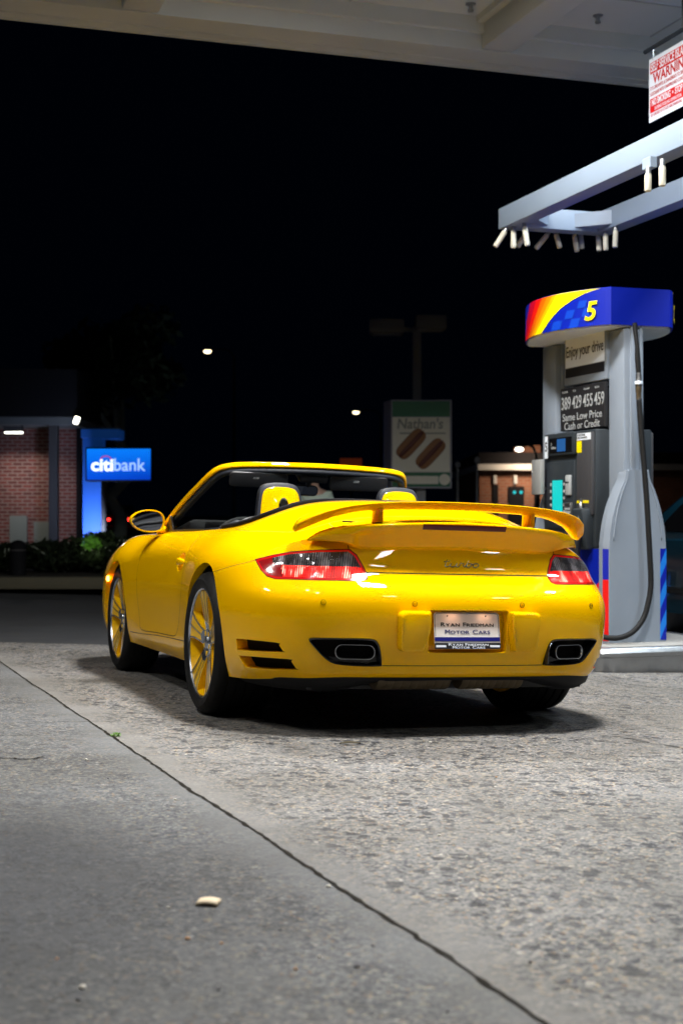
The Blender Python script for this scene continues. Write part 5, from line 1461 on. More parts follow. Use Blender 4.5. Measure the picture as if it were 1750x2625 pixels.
# ================================================================== BACKGROUND
brick = mat('brick', (.20, .07, .06), .85)
def brick_nodes(m, c1, c2, mortar, sc=1.):
    t, n, l, b = nt(m); tc = n.new('ShaderNodeTexCoord')
    sp = n.new('ShaderNodeSeparateXYZ'); l.new(tc.outputs['Object'], sp.inputs[0])
    ad = n.new('ShaderNodeMath'); ad.operation = 'ADD'; l.new(sp.outputs[0], ad.inputs[0]); l.new(sp.outputs[1], ad.inputs[1])
    cm = n.new('ShaderNodeCombineXYZ'); l.new(ad.outputs[0], cm.inputs[0]); l.new(sp.outputs[2], cm.inputs[1])
    k = n.new('ShaderNodeTexBrick'); l.new(cm.outputs[0], k.inputs['Vector'])
    k.inputs['Color1'].default_value = (*c1, 1); k.inputs['Color2'].default_value = (*c2, 1); k.inputs['Mortar'].default_value = (*mortar, 1)
    k.inputs['Scale'].default_value = 1*sc; k.inputs['Brick Width'].default_value = .21; k.inputs['Row Height'].default_value = .078; k.inputs['Mortar Size'].default_value = .013
    nz = n.new('ShaderNodeTexNoise'); nz.inputs['Scale'].default_value = 1.6; nz.inputs['Detail'].default_value = 5; l.new(tc.outputs['Object'], nz.inputs['Vector'])
    mr = n.new('ShaderNodeMapRange'); mr.inputs[3].default_value = .55; mr.inputs[4].default_value = 1.4; l.new(nz.outputs['Fac'], mr.inputs[0])
    mx = n.new('ShaderNodeMix'); mx.data_type = 'RGBA'; mx.blend_type = 'MULTIPLY'; mx.inputs[0].default_value = 1
    l.new(k.outputs['Color'], mx.inputs[6]); l.new(mr.outputs[0], mx.inputs[7]); l.new(mx.outputs[2], b.inputs['Base Color'])
brick_nodes(brick, (.19, .045, .035), (.11, .028, .024), (.24, .17, .15))
brick2 = mat('brick_brown', (.2, .08, .05), .85); brick_nodes(brick2, (.26, .10, .05), (.20, .075, .04), (.22, .14, .10))
roofm = mat('dark_fascia', (.008, .008, .010), .8, spec=.2); soff = mat('white_soffit', (.55, .57, .56), .6); vary(soff, 2, .1, .1)
soffd = mat('soffit_dull', (.13, .135, .135), .7); postm = mat('post_grey', (.055, .05, .05), .7)
plaque = mat('plaque_grey', (.20, .22, .20), .6)
lampw = mat('lamp_white', (.9, .9, .85), .4, emit=(1, .96, .82), es=5.)
lampy = mat('lamp_warm', (.9, .8, .6), .4, emit=(1, .80, .48), es=5.)
def P(u, v, d): return W(u, v, d)
GB = ground_z(-6, 40)
# --- bank
bk = thing('bank_building', 'low brick bank building with a white soffit and dark fascia at the left edge', 'building', (0, 30, GB))
def bo(n_, x0, x1, y0, y1, z0, z1, m, par=bk, bev=0.):
    o = obj(n_, BX(((x0+x1)/2, (y0+y1)/2, (z0+z1)/2), (x1-x0, y1-y0, z1-z0), None, bev), m, par); return o
zl = lambda v, d: CAMH-(v-1312.5)/3646.*d-GB
xl = lambda u, d: (u-875.)/3646.*d
bo('wall', -16, xl(198, 30), 0, 2.6, 0, zl(1098, 30), brick)
bo('roof_slab', -17, xl(206, 30)+.12, -1.2, 3.0, zl(1098, 30)+.0, zl(1098, 30)+.16, soffd)
bo('fascia', -17.1, xl(205, 30)+.2, -1.35, 3.1, zl(1098, 30)+.162, zl(950, 29), roofm)
bo('post', xl(126, 29), xl(148, 29), -1.02, -.84, 0, zl(1098, 30), postm)
bo('wall_lamp', xl(12, 29.2), xl(60, 29.2), -.9, -.75, zl(1098, 30)-.12, zl(1098, 30)-.002, postm)
o = bo('lamp_glow', xl(15, 29.2), xl(59, 29.2), -.88, -.77, zl(1098, 30)-.15, zl(1098, 30)-.122, lampw)
bo('plaque', xl(27, 30), xl(71, 30), -.06, -.002, zl(1390, 30), zl(1322, 30), plaque)
bo('plaque', xl(89, 30), xl(127, 30), -.06, -.002, zl(1390, 30), zl(1338, 30), plaque)
bo('down_pipe', xl(198, 30)+.002, xl(203, 30)+.05, -.1, 0, 0, zl(1098, 30), roofm)
def arealamp(name, loc, rot, size, e, col, par=None, spread=160):
    l = bpy.data.lights.new(name, 'AREA'); l.size = size; l.energy = e; l.color = col; l.spread = math.radians(spread)
    lo = bpy.data.objects.new(name, l); COL.objects.link(lo); lo.location = loc; lo.rotation_euler = rot
    if par: lo.parent = par
    return lo
arealamp('porch_light', (xl(37, 29.2), -.82, zl(1098, 30)-.17), (math.radians(-12), 0, 0), .5, 26, (1, .93, .85), bk)
arealamp('porch_light', (xl(37, 29.2)-3, -.82, zl(1098, 30)-.17), (0, 0, 0), .5, 26, (1, .93, .85), bk)
# flood lamp at the corner
fl = thing('flood_lamp', 'small bright flood lamp fixed to the corner of the bank roof', 'lamp', P(198, 1078, 28.6))
bm = NB(); box(bm, (0, 0, 0), (.12, .10, .17), (0, .4, 0), .03); obj('housing', bm, roofm, fl)
bm = NB(); box(bm, (0, -.055, 0), (.10, .02, .15), (0, .4, 0), .02); obj('lens', bm, lampw, fl)
# --- blue pylon with slab head
py = thing('blue_pylon', 'tall blue illuminated pylon with a flat slab head beside the bank', 'pylon', (0, 27.6, GB))
blu = mat('pylon_blue', (.01, .08, .38), .5, emit=(.015, .13, .60), es=.11)
bo('pillar', xl(212, 27.6), xl(264, 27.6), 0, .3, 0, zl(1124, 27.6), blu, py, .01)
bo('head_slab', xl(209, 27.6), xl(307, 27.6), -.05, .6, zl(1124, 27.6)+.002, zl(1100, 27.6), blu, py, .01)
arealamp('pylon_uplight', (xl(240, 27.6), -1.0, .25), (math.radians(128), 0, 0), .3, 26, (.55, .68, 1.), py, 110)
# --- lightbox sign
sb = thing('bank_sign', 'glowing blue lightbox sign with white lettering beside the bank pylon', 'sign', (0, 27.0, GB))
x0, x1, z0, z1 = xl(223, 27), xl(386, 27), zl(1230, 27), zl(1150.5, 27)
bo('cabinet', x0-.03, x1+.03, .012, .32, z0-.03, z1+.03, roofm, sb, .02)
face = mat('sign_blue_face', (.0, .1, .5), .4, emit=(.0, .13, .95), es=1.0)
t, n, l, b = nt(face); tc = n.new('ShaderNodeTexCoord'); sp = n.new('ShaderNodeSeparateXYZ'); l.new(tc.outputs['Object'], sp.inputs[0])
mr = n.new('ShaderNodeMapRange'); mr.inputs[1].default_value = z0; mr.inputs[2].default_value = z1; l.new(sp.outputs[2], mr.inputs[0])
cr = n.new('ShaderNodeValToRGB'); e = cr.color_ramp.elements; e[0].color = (.0, .035, .48, 1); e[1].color = (.002, .20, .95, 1); l.new(mr.outputs[0], cr.inputs[0]); l.new(cr.outputs[0], b.inputs['Emission Color'])
bo('face', x0, x1, 0, .014, z0, z1, face, sb)
mat('sign_glow', (.9, .95, 1), .4, emit=(.85, .93, 1.), es=1.5); mat('sign_glow_dim', (.6, .75, 1), .4, emit=(.40, .62, 1.), es=1.0); mat('arc_red', (.5, .02, .1), .4, emit=(.50, .03, .16), es=.8)
wS = x1-x0
text('lettering', 'citi', .335, 'sign_glow', sb, frameM((x0+.07*wS, -.006, (z0+z1)/2-.02), (1, 0, 0), Z), .004, 1.0, 0, 'LEFT', .008, 1., .345*wS)
text('lettering', 'bank', .335, 'sign_glow_dim', sb, frameM((x0+.43*wS, -.006, (z0+z1)/2-.02), (1, 0, 0), Z), .004, 1.0, 0, 'LEFT', .002, 1., .49*wS)
bm = NB(); pts = [(x0+.30*wS+.105*math.cos(a), -.008, z0+.62*(z1-z0)+.085*math.sin(a)) for a in np.linspace(PI*.95, PI*.05, 14)]
tube(bm, pts, .011, 8); obj('red_arc', bm, 'arc_red', sb, smooth=True)
bm = NB(); tube(bm, [((x0+x1)/2-.3, .16, z0-.03), ((x0+x1)/2-.3, .16, -.02)], .06, 8); obj('post', bm, postm, sb, smooth=True)
# --- traffic signal far behind
ts = thing('traffic_signal', 'distant traffic signal showing red above the bank pylon', 'traffic light', (xl(245, 62), 62, ground_z(xl(245, 62), 62)))
g_ = ground_z(xl(245, 62), 62)
mat('sig_red', (.5, 0, 0), .4, emit=(1, .02, .01), es=.9); mat('sig_cyan', (.02, .15, .15), .5, emit=(.02, .28, .32), es=.45)
obj('pole', BX((0, .2, 2.3), (.12, .12, 4.6)), postm, ts); obj('housing', BX((0, 0, 4.75), (.30, .18, 1.15), None, .04), roofm, ts)
V, F = lathe([(0, .02), (.13, 0), (.14, -.03)], 16)
for z_, m_ in ((5.27, 'sig_red'), (4.80, 'sig_cyan'), (4.50, 'sig_cyan')):
    q = obj('lens', (V, F), m_, ts, smooth=True); q.location = (0, -.10, z_-.07); q.rotation_euler = (PI/2, 0, 0)
# --- trees
bark = mat('bark', (.34, .38, .30), .9); vary(bark, 5, .55, .05, .6, dist=.03)
leafd = mat('leaves_dark', (.016, .026, .010), .7, spec=.25); leafg = mat('leaves_lit', (.10, .26, .03), .5)
def foliage(name, n, cx, cy, cz, rx, ry, rz, size, m, parent, seed, clumps=14):
    r = np.random.default_rng(seed); V = []; F = []
    cs = []
    for _ in range(clumps):
        q = r.normal(size=3); q /= np.linalg.norm(q); q *= r.random()**.45
        cs.append((q*np.array([rx, ry, rz])*.8, .28+.3*r.random()))
    for i in range(n):
        c, s_ = cs[r.integers(clumps)]
        q = r.normal(size=3); q /= np.linalg.norm(q); q *= (r.random()**.4)*s_
        p = c+q*np.array([rx, ry, rz]); p[2] = max(p[2], -rz*.98)
        d = r.normal(size=3); d /= np.linalg.norm(d); e = np.cross(d, r.normal(size=3)); e /= np.linalg.norm(e)
        L = size*(.6+.8*r.random()); p = p+np.array([cx, cy, cz]); k = len(V)
        V += [p-d*L*.5, p+e*L*.22, p+d*L*.5, p-e*L*.22]; F.append((k, k+1, k+2, k+3))
    return obj(name, (V, F), m, parent)
def tree(label, u, d, wpx, hz, crown, seed, cat='tree', group=None):
    x = xl(u, d); g = ground_z(x, d); t = thing('street_tree', label, cat, (x, d, g), 0, group)
    r0 = wpx/3646*d/2; rr = random.Random(seed); bm = NB()
    pts = [(rr.uniform(-.06, .06)*i, rr.uniform(-.06, .06)*i, hz*i/8) for i in range(9)]
    pts[0] = (0, 0, -.1)
    tube(bm, pts, [r0*1.12, r0*1.0]+[r0*(1-.07*i) for i in range(7)], 12)
    top = Vector(pts[-1])
    for k in range(6):
        a = 2*PI*k/6+rr.random(); e = top+Vector((math.cos(a)*crown*.6, math.sin(a)*crown*.6, crown*(.2+.5*rr.random())))
        s0 = Vector(pts[5]).lerp(top, rr.random()); tube(bm, [s0, s0.lerp(e, .5)+Vector((0, 0, .2)), e], [r0*.5, r0*.3, r0*.1], 8)
    obj('trunk', bm, bark, t, smooth=True)
    foliage('crown', 3800, 0, 0, hz+crown*.5, crown, crown, crown*.7, .26, leafd, t, seed)
    return t
tree('thick mottled tree trunk standing behind the blue bank sign', 303, 32, 36, 3.6, 1.9, 5)
# --- planting along the street
kerb = mat('kerb_stone', (.085, .075, .048), .85); vary(kerb, 3, .3, .1)
V = []; 
kb = obj('street_kerb', BX((-14.5, 18.15, GB+.075), (25.0, .30, .15), None, .015), kerb, None, smooth=30); structure(kb)
kb.location.z += 0.0
bed = mat('planting_soil', (.022, .018, .012), .95); vary(bed, 6, .4, .05, .8, dist=.05)
so = obj('planting_bed', BX((-14.5, 20.6, GB+.05), (25.0, 4.58, .14)), bed); structure(so)
def shrub(label, u, d, w_, h, n, seed, m=leafd, size=.09, group='shrubs along the street bed'):
    x = xl(u, d); t = thing('shrub', label, 'shrub', (x, d, GB+.12), 0, group)
    rr = random.Random(seed); bm = NB()
    for k in range(7):
        a = rr.uniform(0, 2*PI); tube(bm, [(0, 0, -.02), (math.cos(a)*w_*.15, math.sin(a)*w_*.15, h*.4), (math.cos(a)*w_*.38, math.sin(a)*w_*.38, h*.85)], [.02, .014, .006], 6)
    obj('stem', bm, bark, t, smooth=True)
    foliage('foliage', n, 0, 0, h*.52, w_/2, w_/2, h*.5, size, m, t, seed, 20)
    return t
shrub('dark shrub in front of the brick wall at the left edge', 10, 20.5, 1.50, 0.41, 2600, 21)
shrub('dark spiky shrub below the grey plaques', 105, 20.8, 1.30, 0.46, 2400, 22)
shrub('dark shrub at the foot of the bank post', 170, 20.3, 1.30, 0.45, 2400, 23)
shrub('dark shrub at the foot of the blue pylon', 222, 20.6, 1.10, 0.51, 2400, 24)
sh = shrub('bushy shrub with bright green lit leaves next to the blue pylon', 275, 20.2, 1.15, 0.56, 3000, 25)
foliage('lit_foliage', 190, -.12, -.40, .42, .16, .09, .14, .075, leafg, sh, 31, 8)  # leaves in a lighter green, lamplight painted into their colour
lg = bpy.data.lights.new('garden_light', 'SPOT'); lg.energy = 22; lg.spot_size = math.radians(34); lg.spot_blend = .6; lg.color = (.85, 1, .6); lg.shadow_soft_size = .05
lo = bpy.data.objects.new('garden_light', lg); COL.objects.link(lo); lo.location = (xl(275, 20.2)-.12, 20.2-1.5, GB+.35)
lo.rotation_euler = (math.radians(102), 0, 0)
shrub('dark shrub just left of the front wheel arch', 345, 20.0, 1.20, 0.44, 2400, 26)
shrub('dark shrub hidden mostly by the yellow front wing', 410, 20.2, 1.20, 0.40, 1800, 27)
for i, (u, d) in enumerate(((47, 19.4), )):
    o = thing('bollard', 'dark short bollard standing among the shrubs by the brick wall', 'bollard', (xl(u, d), d, GB+.12))
    V, F = lathe([(.11, -.1), (.11, .38), (.10, .43), (.06, .465), (0, .48)], 20); obj('post', (V, F), roofm, o, smooth=40)
    V, F = lathe([(.112, .33), (.112, .35)], 20); obj('band', (V, F), postm, o, smooth=40)
# --- far car with its tail lamps on
def far_car(label, u, v, d, rotz, wm, col, lampz=.75, lamps=True, group=None):
    x = xl(u, d); g = ground_z(x, d)
    c = thing('parked_car', label, 'car', (x, d, g), rotz, group)
    mk = 'far_'+label[:12]; mat(mk, col, .3, coat=.6)
    prof = [(-2.1, .35), (-2.15, .62), (-2.08, .85), (-1.55, .95), (-.95, 1.38), (.35, 1.42), (1.05, 1.02), (1.95, .86), (2.15, .62), (2.12, .32)]
    prof = [(q.x, q.y) for q in crom([(a, b, 0) for a, b in prof], 3)]
    secs = []
    for xx, k in ((-wm/2, .93), (-wm/2+.06, .99), (-.4, 1.0), (.4, 1.0), (wm/2-.06, .99), (wm/2, .93)):
        secs.append([(xx*(1-.16*max(0, b-.9)/.5), a*k, .32+(b-.32)*k) for a, b in prof])
    obj('body', loft(secs), mk, c, smooth=35)
    for sx in (-1, 1):
        for yy in (-1.35, 1.30):
            V, F = lathe([(0, -.10), (.20, -.10), (.31, -.11), (.32, -.08), (.32, .08), (.31, .10), (.20, .09), (0, .08)], 24, 'X'); w_ = obj('wheel', (V, F), 'rubber', c, smooth=35); w_.location = (sx*(wm/2-.08), yy, .32)
        obj('side_window', BX((sx*(wm/2-.075), -.25, 1.15), (.02, 1.5, .30), (0, -sx*.28, 0), .01), 'black_gloss', c)
        obj('tail_lamp', BX((sx*(wm/2-.22), -2.20, lampz), (.24, .09, .15), None, .015), 'far_tail' if 'far_tail' in MATS else mat('far_tail', (.5, 0, 0), .3, emit=(1, .03, .02), es=7.), c)
    obj('rear_window', BX((0, -1.28, 1.19), (wm*.66, .02, .42), (-.93, 0, 0), .01), 'black_gloss', c)
    return c
far_car('dark car with glowing red tail lamps behind the shrubs', 316, 1345, 100, 0, 1.82, (.02, .02, .022), .42)
# --- street lamps
def street_lamp(label, u, v, d, arm, head, em, low=False):
    x = xl(u, d); z = CAMH-(v-1312.5)/3646*d; g = ground_z(x, d)
    t = thing('street_lamp', label, 'street lamp', (x+arm, d, g), 0, 'lit street lamps in the distance')
    bm = NB(); tube(bm, [(0, 0, -.1), (0, 0, z-g-.3)], [.10, .06], 10); obj('pole', bm, roofm, t, smooth=True)
    bm = NB(); tube(bm, crom([(0, 0, z-g-.32), (-arm*.25, 0, z-g+.05), (-arm, 0, z-g+.10)], 4), .035, 8); obj('arm', bm, roofm, t, smooth=True)
    o = obj('lamp_head', BX((-arm, 0, z-g+.07), (head*1.3, .22, .08), None, .02), roofm, t)
    bm = NB(); bmesh.ops.create_uvsphere(bm, u_segments=16, v_segments=10, radius=.5)
    for q in bm.verts: q.co = Vector((q.co.x*head-arm, q.co.y*.2, q.co.z*head*.55+z-g-.02))
    obj('globe', bm, em, t, smooth=True)
    return t
street_lamp('lit street lamp high in the dark sky left of centre', 532, 899.5, 75, 1.4, .40, lampy)
street_lamp('lit street lamp lower down near the hot dog sign', 912, 1056, 80, 1.4, .36, lampy)
l3 = street_lamp('lit lamp above the brown brick building behind the pump', 1330, 1150, 36, .45, .22, lampw)
# --- unlit twin lamp standard
d = 26.
tw = thing('lamp_standard', 'unlit twin-headed lamp standard rising behind the hot dog sign', 'lamp post', (xl(1068, d), d, ground_z(3, d)))
gm = ground_z(3, d); lampg = mat('standard_grey', (.30, .30, .31), .6)
zt_ = CAMH-(835-1312.5)/3646*d-gm
obj('pole', BX((0, 0, zt_/2), (.16, .16, zt_), None, .02), lampg, tw, smooth=30)
for u0, u1, v0, v1 in ((946, 1034, 823, 859), (1062, 1141, 813, 848)):
    a0, a1 = xl(u0, d)-xl(1068, d), xl(u1, d)-xl(1068, d); zz0 = CAMH-(v1-1312.5)/3646*d-gm; zz1 = CAMH-(v0-1312.5)/3646*d-gm
    hd = obj('lamp_head', BX(((a0+a1)/2, -.1, (zz0+zz1)/2), (a1-a0, .55, zz1-zz0), (0, .02, 0), .03), lampg, tw, smooth=30)
    obj('lens', BX(((a0+a1)/2, -.1, zz0-.006), ((a1-a0)*.8, .40, .012)), 'white_plastic', tw)
obj('cross_arm', BX((-.12, 0, zt_-.08), (1.0, .08, .08)), lampg, tw)
# --- hot dog sign
d = 21.5; gm = ground_z(3, d)
hs = thing('hot_dog_sign', 'unlit green and white sign with two hot dogs behind the windscreen', 'sign', (0, d, gm), 0)
hs.rotation_euler = (0, 0, 0)
X0, X1 = xl(1002, d), xl(1157, d); Z0 = CAMH-(1252-1312.5)/3646*d-gm; Z1 = CAMH-(1025-1312.5)/3646*d-gm
hw = mat('sign_unlit_white', (.80, .75, .62), .5); hg = mat('sign_unlit_green', (.015, .15, .06), .5); hbun = mat('bun', (.30, .13, .045), .6); hdog = mat('sausage', (.12, .022, .012), .5); hgrey = mat('sign_side_grey', (.30, .29, .34), .6)
vary(hbun, 30, .35, .1); vary(hw, 4, .08, .05)
bx_ = prism([(X0-.0, 0), (X1, 0), (X1, .42), (X0-.10, .42)], (1, 0, 0), (0, 1, 0), (0, 0, Z1-Z0), (0, 0, Z0)); obj('cabinet', bx_, hgrey, hs)
def hz(z): return Z0+(Z1-Z0)*z
def pan(x0, x1, z0, z1, m, off=.004, nm='panel'): return obj(nm, ([(X0+(X1-X0)*x0, -off, hz(z0)), (X0+(X1-X0)*x1, -off, hz(z0)), (X0+(X1-X0)*x1, -off, hz(z1)), (X0+(X1-X0)*x0, -off, hz(z1))], [(0, 1, 2, 3)]), m, hs)
pan(.02, .97, .81, .985, hg); pan(.02, .97, .185, .805, hw); pan(.02, .97, .02, .18, hg)
pan(.24, .78, .05, .14, hw, .006, 'strip'); text('lettering', 'OPEN LATE', .085, hg, hs, frameM(((X0+X1)/2, -.010, hz(.095)), (1, 0, 0), Z), .001, 1.1) if 0 else None
grn2 = mat('sign_faint_grey', (.30, .30, .25), .6)
text('lettering', "Nathan's", .215, grn2, hs, frameM((X0+(X1-X0)*.09, -.008, hz(.725)), (1, 0, 0), Z), .001, .92, .12, 'LEFT', .004)
pan(.14, .90, .615, .63, grn2, .006, 'underline')
def hotdog(cx_, cz_, L, wd, ang):
    def caps(l_, w_, ox, oz, y, m, nm, hgt):
        secs = []
        for k in range(17):
            t = -1+2*k/16; rad = w_*max(.05, (1-abs(t)**5))**.5
            c = Vector((ox+math.cos(ang)*t*l_, y, oz+math.sin(ang)*t*l_)); nn = Vector((-math.sin(ang), 0, math.cos(ang)))
            secs.append([c+nn*rad*math.cos(q)+Vector((0, -hgt*rad/w_*math.sin(q) if math.sin(q) > 0 else 0, 0)) for q in [2*PI*j/14 for j in range(14)]])
        obj(nm, loft(secs), m, hs, smooth=True)
    n2 = Vector((-math.sin(ang), 0, math.cos(ang)))*wd*.30
    caps(L, wd*.62, cx_+n2.x, cz_+n2.z, -.005, hbun, 'bun', .012); caps(L, wd*.62, cx_-n2.x, cz_-n2.z, -.005, hbun, 'bun', .012)
    caps(L*1.02, wd*.30, cx_-n2.x*.1, cz_-n2.z*.1, -.012, hdog, 'sausage', .014)
pxm = (X1-X0)/155.
hotdog(X0+(1053-1002)*pxm, hz(1-(1138-1025)/227), .265, .125, math.radians(47)); hotdog(X0+(1103-1002)*pxm, hz(1-(1163-1025)/227), .265, .125, math.radians(47))
V, F = lathe([(0, .002), (.085, .002), (.085, 0)], 20); q = obj('roundel', (V, F), hw, hs); q.location = (X0+(X1-X0)*.88, -.006, hz(.10)); q.rotation_euler = (PI/2, 0, 0)
obj('post', BX(((X0+X1)/2, .2, Z0/2), (.14, .14, Z0)), lampg, hs)
# --- brown brick building behind the pump
d = 37.; bb = thing('brick_shop', 'dim brown brick building with a pale cornice behind the fuel pump', 'building', (0, d, ground_z(5, d)))
gm = ground_z(5, d); z_ = lambda v: CAMH-(v-1312.5)/3646*d-gm; x_ = lambda u: xl(u, d)
def b2(n_, u0, u1, y0, y1, v0, v1, m, par=bb): return obj(n_, BX(((x_(u0)+x_(u1))/2, (y0+y1)/2, (z_(v0)+z_(v1))/2), (x_(u1)-x_(u0), y1-y0, abs(z_(v1)-z_(v0)))), m, par)
gbot = 1312.5+(CAMH-gm)/d*3646
b2('wall', 1228, 1760, 0, 8, gbot, 1206, brick2)
b2('cornice', 1222, 1766, -.22, 8.1, 1205.6, 1190, soff)
b2('roof', 1225, 1763, -.1, 8, 1189.6, 1160, roofm)
b2('doorway', 1302, 1342, -.05, .1, gbot-1, 1247, roofm); b2('doorway', 1262, 1276, -.04, .1, gbot-1, 1243, roofm)
for u in (1268, 1320): b2('keystone', u-4, u+4, -.08, -.002, 1240, 1218, soff)
mat('neon_teal', (.0, .2, .25), .4, emit=(.02, .55, .62), es=.7)
for u in (1317, 1334):
    V, F = lathe([(0, .0), (.042, 0)], 14); q = obj('window_light', (V, F), 'neon_teal', bb); q.location = (x_(u), -.056, z_(1262)); q.rotation_euler = (PI/2, 0, 0)
bm = NB(); box(bm, (x_(1356), .8, z_(1176)), (.7, .7, .75)); obj('chimney', bm, brick2, bb)
arealamp('shop_light', (x_(1350), -.9, z_(1150)), (math.radians(35), 0, 0), .25, 34, (1, .72, .5), bb, 170)
arealamp('shop_light', (x_(1340), -.9, z_(1190)-.15), (math.radians(25), 0, 0), .2, 7, (1, .85, .7), bb, 120)
# --- dim posts and an orange sign
for i, (u, v, w_, lb) in enumerate(((1172, 1200, 9, 'dim steel post with a small knob between the hot dog sign and the brick building'), (1222, 1188, 7, 'dim thin post at the corner of the brown brick building'))):
    d = 24.; x = xl(u, d); g = ground_z(x, d); t = thing('sign_post', lb, 'post', (x, d, g))
    hgt = CAMH-(v-1312.5)/3646*d-g; bm = NB(); tube(bm, [(0, 0, -.05), (0, 0, hgt)], w_/3646*d/2*.8, 10); obj('pole', bm, lampg, t, smooth=True)
    V, F = lathe([(0, .10), (.045, .07), (.055, .02), (.03, -.02), (0, -.03)], 12) ; obj('finial', (V, F), lampg, t, smooth=True, loc=(0, 0, hgt+.02))
d = 45.; x = xl(899, d); g = ground_z(x, d); t = thing('shop_sign', 'faint dark orange sign showing just above the windscreen frame', 'sign', (x, d, g))
mat('dim_orange', (.20, .04, .012), .5, emit=(.30, .045, .010), es=.12)
obj('panel', BX((0, 0, CAMH-(1187-1312.5)/3646*d-g), (.70, .10, .30), None, .02), 'dim_orange', t); obj('post', BX((0, .02, 1.1), (.08, .06, 2.2)), roofm, t)
arealamp('sign_spill', (0, -1.0, 2.0), (math.radians(70), 0, 0), .2, .0001, (1, .4, .2), t)

# ================================================================== BLUE CAR BEYOND THE PUMP
CX = ORG + SR*4.02 + SF*3.55
bc = thing('blue_car', 'dark teal-blue hatchback parked beyond the fuel pump at the right edge', 'car', (CX.x, CX.y, ground_z(CX.x, CX.y)), SY)
tb = mat('teal_paint', (.005, .038, .062), .3, coat=1.)
low = [(-2.3, .34), (-2.34, .55), (-2.30, .78), (-2.1, .93), (-1.2, .965), (0, .955), (1.0, .93), (1.75, .84), (2.15, .68), (2.22, .45), (2.15, .30)]
low = [(q.x, q.y) for q in crom([(a, b, 0) for a, b in low], 3)]
secs = []
for xx, k in ((0, .965), (.03, .985), (.10, 1.), (.9, 1.01), (1.70, 1.), (1.77, .985), (1.80, .965)): secs.append([(xx+(.05 if 0 else 0)+(.045*max(0, (b-.62))/.3)*(1 if xx < .9 else -1)*(1 if abs(xx-.9) > .7 else 0), a*k, .33+(b-.33)*k) for a, b in low])
obj('body', loft(secs), tb, bc, smooth=35)
gh = [(-2.05, .94), (-1.85, 1.25), (-1.45, 1.43), (-.7, 1.50), (.1, 1.47), (.60, 1.34), (1.15, 1.02), (1.2, .92)]
gh = [(q.x, q.y) for q in crom([(a, b, 0) for a, b in gh], 4)]
secs = []
for xx, k in ((.08, .90), (.12, .97), (.22, 1.), (.9, 1.012), (1.58, 1.), (1.68, .97), (1.72, .90)):
    secs.append([(xx+(.12*(b-.94)/.5)*(1 if xx < .9 else -1)*(1 if abs(xx-.9) > .6 else 0), a*k, .93+(b-.93)*(k if b > .95 else 1)) for a, b in gh])
obj('cabin', loft(secs), tb, bc, smooth=35)
for sx, xx in ((1, .10), (-1, 1.70)):
    P_ = [(-1.62, 1.0), (-1.50, 1.28), (-.9, 1.395), (-.22, 1.39), (-.22, 1.0)]; Q_ = [(-.15, 1.0), (-.15, 1.39), (.15, 1.365), (.55, 1.22), (.85, 1.0)]
    for pp_ in (P_, Q_):
        V = [(xx+sx*(.12*(b-.94)/.5-.030), a, b) for a, b in pp_]; obj('side_window', (V, [tuple(range(len(V)))]), 'black_gloss', bc)
    xo = xx-sx*.098
    for yy in (-.95, .12):
        hd = NB(); tube(hd, [(xo-sx*.005, yy-.11, .83), (xo-sx*.03, yy-.09, .835), (xo-sx*.03, yy+.09, .835), (xo-sx*.005, yy+.11, .83)], .011, 8); obj('door_handle', hd, 'chrome', bc, smooth=True)
    obj('side_strip', BX((xo-sx*.0, -.1, .50), (.02, 2.6, .045), None, .008), 'black_plastic', bc); obj('side_trim', BX((xo-sx*.004, -.1, .53), (.018, 2.6, .010), None, .003), 'chrome', bc)
    for yy in (-1.42, 1.38):
        V, F = lathe([(0, -.1), (.22, -.1), (.225, -.115), (.315, -.12), (.328, -.08), (.328, .08), (.315, .12), (.225, .115), (.22, .10), (0, .10)], 32, 'X'); w_ = obj('wheel', (V, F), 'rubber', bc, smooth=35); w_.location = (xx+sx*.04, yy, .328)
        V, F = lathe([(0, -.122), (.05, -.125), (.20, -.112), (.215, -.118)], 24, 'X'); hc = obj('wheel_cover', (V, F), 'machined', bc, smooth=35); hc.location = (xx+sx*.04, yy, .328)
        if sx < 0: hc.rotation_euler = (0, 0, PI)
        V, F = lathe([(.38, -.101), (.33, -.101)], 32, 'X'); ar = obj('arch', (V, F), 'gap', bc); ar.location = (xo+sx*.099, yy, .34)
        if sx < 0: ar.rotation_euler = (0, 0, PI)
    obj('tail_lamp', BX((xx+sx*.06, -2.24, .80), (.20, .10, .22), None, .03), 'dark_red_lens', bc)

obj('rear_window', prism([(.30, -2.0+.02), (1.50, -1.98), (1.40, -1.66), (.40, -1.66)], (1, 0, 0), (0, 1, .62), (0, -.01, .02), (0, 0, 2.232)), 'black_gloss', bc)
obj('rear_bumper', BX((.9, -2.31, .42), (1.66, .10, .20), None, .04), 'black_plastic', bc, smooth=40)
